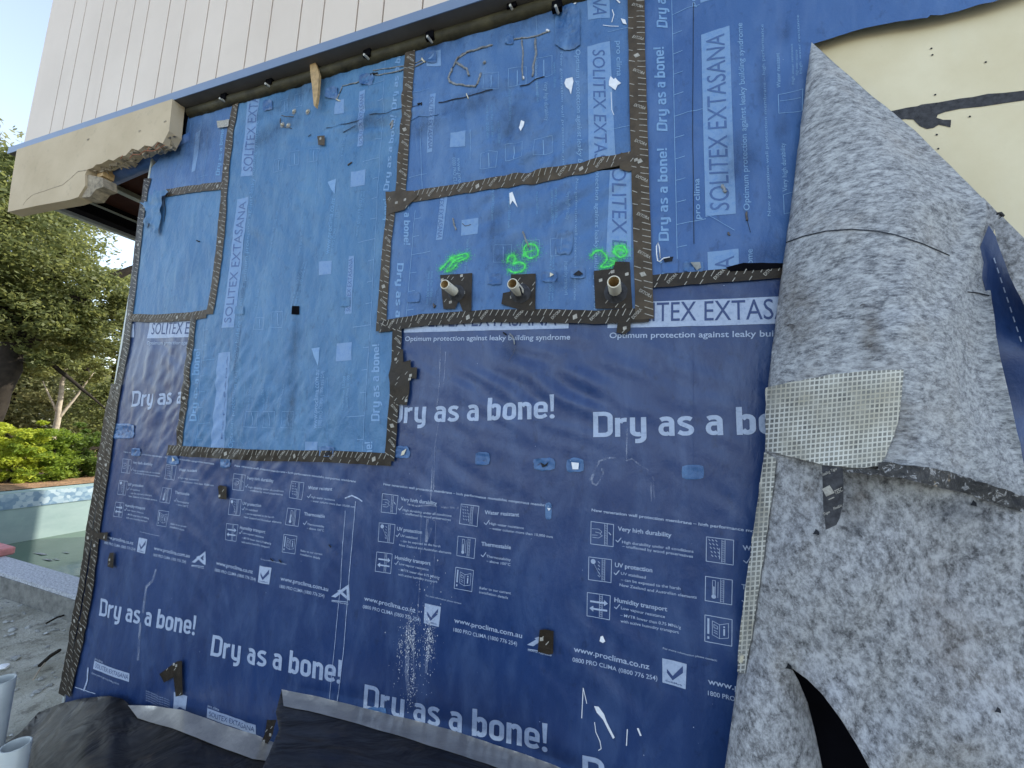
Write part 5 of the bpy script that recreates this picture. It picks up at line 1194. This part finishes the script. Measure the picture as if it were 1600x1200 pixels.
tpatch('dark tape scraps at the upper left corner of the bulging black sheet', Z(300, 700, 2.4, [(325, 985), (360, 985), (345, 1040), (315, 1095), (300, 1080), (315, 1040)]), off=.06, n=4)

# ------------------------------------------------------------------ upright pipes and rubble at the left
def upright(px, py, depth, r, z0, mat, label):
    d = ray(px, py); q = CAM+d*depth; mb = MB(); n = 28; t_ = thing('drain_pipe', (q.x, q.y, z0), label, 'pipe')
    ri = r*.86; rings = [[mb.vert((q.x+R_*math.cos(2*math.pi*k/n), q.y+R_*math.sin(2*math.pi*k/n), z)) for k in range(n)] for z, R_ in ((z0, r), (q.z-.001, r), (q.z, r-.001), (q.z, ri+.001), (q.z-.002, ri), (q.z-.4, ri))]
    for a, b2 in zip(rings, rings[1:]):
        for k in range(n): mb.f.append([a[k], a[(k+1) % n], b2[(k+1) % n], b2[k]])
    mb.build('pipe_wall', M[mat], t_, True); return t_
upright(25, 1163, 1.30, .036, GZ, 'pvc_white', 'white plastic drain pipe with open top in the lower left corner')
upright(2, 1062, 1.75, .045, GZ, 'pvc_white', 'thick pale pipe standing behind the white drain pipe at the left edge')
def stick(px0, py0, px1, py1, w_, mat, label, name='stick'):
    a, b2 = PZ(px0, py0, GZ+.03), PZ(px1, py1, GZ+.03); mb = MB(); mb.tube([a, a+(b2-a)*.5+Vector((0, 0, .01)), b2], w_, 6); tag(mb.build(name, M[mat]), label, 'stick', 'sticks lying on the rubble')
stick(62, 1040, 93, 1016, .012, 'bark', 'dark flat stick on the ground beside the wall corner'); stick(72, 974, 104, 960, .007, 'bark', 'thin dark stick on the ground in front of the pool edge'); stick(52, 1062, 70, 1036, .005, 'bark_pale', 'thin pale twig crossing the rubble')
def rock(px, py, s_, mat, label=None, cat='stone', flat_=.5):
    q = PZ(px, py, GZ+.01); bb = bmesh.new(); bmesh.ops.create_icosphere(bb, subdivisions=2, radius=s_)
    for v in bb.verts:
        k = 1+.45*NV(v.co/s_*1.2+Vector((px, py, 0))); v.co = Vector((v.co.x*k, v.co.y*k*.8, v.co.z*k*flat_))
    me = bpy.data.meshes.new('stone'); bb.to_mesh(me); bb.free(); me.materials.append(M[mat]); o = bpy.data.objects.new('stone', me); COL.objects.link(o); o.location = (q.x, q.y, q.z+s_*flat_*.2); o['_o'] = tuple(o.location)
    if label: tag(o, label, cat, 'stones on the ground by the pool')
    return o
rock(6, 1042, .035, 'white_paint', 'white lump beside the thick pale pipe'); rock(25, 1028, .03, 'stone', 'pale stone just right of the white lump', flat_=.35); rock(20, 985, .03, 'stone', 'small grey stone in front of the pool edge by the left side')
sm = MB()
for _ in range(900):
    x, y = random.uniform(-6.5, -3.0), random.uniform(-1.2, .6); s_ = random.choice((.006, .01, .014, .02, .03)); z = terr(x, y)
    vs = [(x+s_*random.uniform(.5, 1)*math.cos(k*1.26), y+s_*random.uniform(.5, 1)*math.sin(k*1.26), z+random.uniform(0, .3)*s_) for k in range(5)]
    tp = (x+random.uniform(-.2, .2)*s_, y+random.uniform(-.2, .2)*s_, z+s_*random.uniform(.4, .8)); i0 = len(sm.v); sm.v += vs+[tp]; sm.f += [[i0+k, i0+(k+1) % 5, i0+5] for k in range(5)]
tag(sm.build('rubble', M['stone']), 'loose grey rubble and grit on the ground between wall and pool', 'rubble', kind='stuff')
q = PZ(4, 866, -.1); mb = MB(); mb.box((q.x-.35, q.y-.16, -.098), (q.x+.10, q.y+.05, -.02)); o = mb.build('pink_block', M['pink_brick']); md = o.modifiers.new('b', 'BEVEL'); md.width = .012; tag(o, 'pink block lying on the pool edge at the left border', 'block')

# ------------------------------------------------------------------ garden
rng = np.random.default_rng(5)
def hdir(px, py=600):
    d = ray(px, py); v = Vector((d.x, d.y, 0)); return v.normalized(), d.z/math.hypot(d.x, d.y)
def spot(px, dist): v, _ = hdir(px); return Vector((CAM.x+v.x*dist, CAM.y+v.y*dist, GZ))
def leaves(blobs, n, size, clump=.32):
    """blobs: (x,y,z,rx,ry,rz) absolute"""
    vol = np.array([b_[3]*b_[4]*b_[5] for b_ in blobs])**.7; cnt = (vol/vol.sum()*n).astype(int); C_ = []
    for b_, c in zip(blobs, cnt):
        nc = max(6, c//130); d = rng.normal(size=(nc, 3)); d /= np.linalg.norm(d, axis=1)[:, None]; rad = rng.uniform(.35, 1, nc)**.5
        cc = np.array(b_[:3])+d*rad[:, None]*np.array(b_[3:]); cs_ = clump*min(b_[3:])*rng.uniform(.5, 1.2, nc)
        per = rng.integers(0, nc, c); g_ = rng.normal(size=(c, 3)); g_ /= np.maximum(1, np.linalg.norm(g_, axis=1)/1.7)[:, None]
        C_.append(cc[per]+g_*cs_[per][:, None]*np.array([1, 1, .6]))
    c = np.concatenate(C_); m_ = len(c)
    a = rng.normal(size=(m_, 3)); a[:, 2] *= .6; a /= np.linalg.norm(a, axis=1)[:, None]; b2 = np.cross(a, rng.normal(size=(m_, 3))); b2 /= np.linalg.norm(b2, axis=1)[:, None]
    s_ = size*rng.uniform(.6, 1.3, m_)[:, None]
    v = np.stack([c-a*s_, c-b2*s_*.45, c+a*s_, c+b2*s_*.45], 1).reshape(-1, 3)
    return v, np.arange(m_*4).reshape(-1, 4)
def crown(v, f, mat, parent, name='crown'):
    me = bpy.data.meshes.new(name); o0 = np.array(parent['_o']) if parent is not None else np.zeros(3); me.from_pydata((v-o0).tolist(), [], f.tolist()); me.materials.append(M[mat]); o = bpy.data.objects.new(name, me); COL.objects.link(o)
    if parent is not None: o.parent = parent; o['_o'] = parent['_o']
    return o
def tree(name, px, dist, label, trunk, blobs, n, size, mat, bark='bark', group='trees beyond the pool', cat='tree'):
    b0 = spot(px, dist); t_ = thing(name, b0, label, cat, group); v, _ = hdir(px); r = Vector((-v.y, v.x, 0))*-1
    L = lambda a, b2, c: b0+r*a+v*b2+Vector((0, 0, c))       # a: to the right seen from the camera, b: away, c: up
    if trunk:
        mb = MB()
        for pts, rs in trunk:
            ps = [L(*p_) for p_ in pts]; sm_ = []; rr = []
            for i in range(len(ps)-1):
                for k in range(4): sm_.append(ps[i].lerp(ps[i+1], k/4)+Vector((random.uniform(-1, 1), random.uniform(-1, 1), 0))*rs[i]*.18); rr.append(rs[i]+(rs[i+1]-rs[i])*k/4)
            sm_.append(ps[-1]); rr.append(rs[-1]); mb.tube(sm_, rr, 8)
        mb.build('trunk', M[bark], t_, True)
    bl = [(*L(*b_[:3]), *b_[3:]) for b_ in blobs]; v_, f_ = leaves(bl, n, size); crown(v_, f_, mat, t_); return t_
tree('spreading_tree', 4, 13, 'big spreading tree with thick dark trunk and drooping limbs at the left edge',
     [([(-.1, 0, -.1), (-.15, 0, 1.2), (.0, 0, 2.2), (.1, 0, 3.2)], [.26, .2, .19, .17]), ([(.1, 0, 2.9), (.6, .1, 3.9), (1.2, .2, 4.8), (2, .2, 5.6)], [.2, .15, .1, .05]), ([(.0, 0, 2.6), (.5, -.2, 2.7), (1.1, -.3, 2.1), (1.5, -.3, 1.7)], [.07, .045, .03, .012]),
      ([(.1, 0, 3.1), (-.7, .1, 4.4), (-1.3, .2, 5.6)], [.2, .14, .06]), ([(.2, 0, 3.4), (.4, .4, 5), (.5, .5, 6.6)], [.16, .1, .04])],
     [(-.4, 0, 5.2, 1.3, 1.3, 1.1), (.7, .2, 4.2, .95, 1.1, .75), (1.35, .1, 3.55, .75, .9, .6), (-.9, 0, 3.9, .9, 1, .7), (.1, -.1, 3.5, .8, .9, .5), (-.2, .3, 6.3, 1.0, 1.1, .7), (1.9, .2, 4.3, .5, .7, .35), (.6, 0, 2.75, .5, .6, .3), (-1.5, 0, 5, 1.2, 1.2, 1.2)], 70000, .05, 'leaf_dark')
tree('gum_tree', 96, 17, 'slim pale trunked tree forking in front of the woods', [([(0, 0, 0), (.05, 0, 1.4), (.0, 0, 2.4), (.1, 0, 3.6)], [.09, .07, .05, .02]), ([(.03, 0, 1.3), (.35, 0, 2.1), (.6, 0, 2.8)], [.045, .03, .012]), ([(.03, 0, 1.5), (-.35, 0, 2.4)], [.035, .012])],
     [(.2, 0, 3.7, .7, .7, .6), (-.6, 0, 3.0, .6, .6, .5), (.8, 0, 2.8, .5, .6, .35)], 9000, .055, 'leaf_mid', 'bark_pale')
tree('pale_tree', 25, 19, 'pale yellow green leafy tree low behind the lime shrubs', [([(0, 0, 0), (0, 0, 2.5)], [.1, .05])], [(0, 0, 1.6, 1.1, 1.1, 1.3), (-.9, 0, 2.0, .9, .9, 1.3), (.8, 0, 1.3, .7, .8, 1.0), (.1, 0, 3.0, .9, .9, .8)], 24000, .06, 'leaf_pale')
tree('broadleaf_tree', 130, 24, 'mid green tree behind the slim pale trunk', [([(0, 0, 0), (0, 0, 4)], [.2, .1])], [(-1.0, 0, 3.2, 1.2, 1.2, 1.1), (.5, 0, 1.9, 1.2, 1.2, 1.1), (-.6, 0, 5.2, 1.3, 1.3, 1.0), (.4, 0, 6.9, 1.1, 1.2, .8), (-2.3, 0, 4.4, 1.2, 1.2, 1.6), (1.2, 0, 5.6, .9, .9, .7)], 26000, .075, 'leaf_mid')
tree('dark_tree', 175, 18, 'dark shaded tree close to the wall edge', [([(0, 0, 0), (.05, 0, 3), (.3, 0, 5)], [.14, .1, .04])], [(.0, 0, 1.3, .8, .9, 1.1), (.5, 0, 2.4, .45, .8, .5), (.9, 0, 4.8, .8, .9, .8), (.9, 0, 3.4, .4, .6, .8), (-.5, 0, 5.1, .7, .8, .35)], 14000, .06, 'leaf_dark')
tree('tall_tree', -75, 16, 'sunlit yellow green tree rising at the left border', [([(0, 0, 0), (0, 0, 5)], [.25, .12])], [(.2, 0, 5.6, 1.6, 1.5, 1.5), (1.0, 0, 6.9, .9, 1, .8), (-.8, 0, 7.0, 1.5, 1.5, 1.4), (.9, 0, 4.2, .9, 1, .9)], 30000, .055, 'leaf_pale')
v_, f_ = leaves([(*(spot(px, d)+Vector((0, 0, z))), 3.2, 3.2, 2.2) for px, d, z in ((-260, 40, 3), (-120, 38, 3.4), (-20, 36, 3), (60, 38, 3), (130, 42, 2.2), (190, 40, 2.4), (250, 42, 3), (30, 42, 6), (-80, 42, 6))], 26000, .17)
far = crown(v_, f_, 'leaf_pale', None, 'far_wood'); tag(far, 'sunlit woods far beyond the garden', 'woods', kind='stuff')
def shrub(px, py, hh, w_, mat, label):
    q = PZ(px, py, -.05); dist = math.hypot(q.x-CAM.x, q.y-CAM.y)
    bl = []
    for k in range(9): bl.append((random.uniform(-.5, .5)*w_, random.uniform(-.4, .4)*w_, hh*random.uniform(.25, .78), w_*.36, w_*.36, hh*.22))
    bl += [(0, 0, hh*.3, w_*.5, w_*.5, hh*.3), (0, 0, hh*.12, w_*.55, w_*.5, hh*.14)]
    tree('shrub', px, dist, label, [([(0, 0, 0), (0, 0, hh*.6)], [.05, .02])], bl, 9000, .034, mat, group='rounded shrubs along the far pool side', cat='shrub')
shrub(-12, 752, 1.45, .62, 'leaf_lime', 'bright lime shrub cut by the left border'); shrub(46, 750, 1.55, .62, 'leaf_lime', 'brightest full lime shrub, second from the left border')
shrub(104, 747, 1.45, .66, 'leaf_green_shade', 'darker green shrub between the bright lime shrub and the wall side shrub'); shrub(146, 742, 1.45, .66, 'leaf_deep_shade', 'shaded green shrub nearest the blue wall')
# fence behind the shrubs
fn_ = thing('paling_fence', (-13.2, 4, 0), 'dark paling fence glimpsed behind the shrubs', 'fence'); mb = MB(); y = -2
while y < 10: mb.box((-13.2, y, -.1), (-13.17, y+.06, .55+.05*NV((y*3, 0, 0)))); y += .12
mb.build('palings', M['bark'], fn_); mb = MB(); mb.box((-13.165, -2, .1), (-13.12, 10, .16)); mb.box((-13.165, -2, .38), (-13.12, 10, .44)); mb.build('rail', M['bark'], fn_)

for o in bpy.data.objects:
    if '_o' in o: del o['_o']
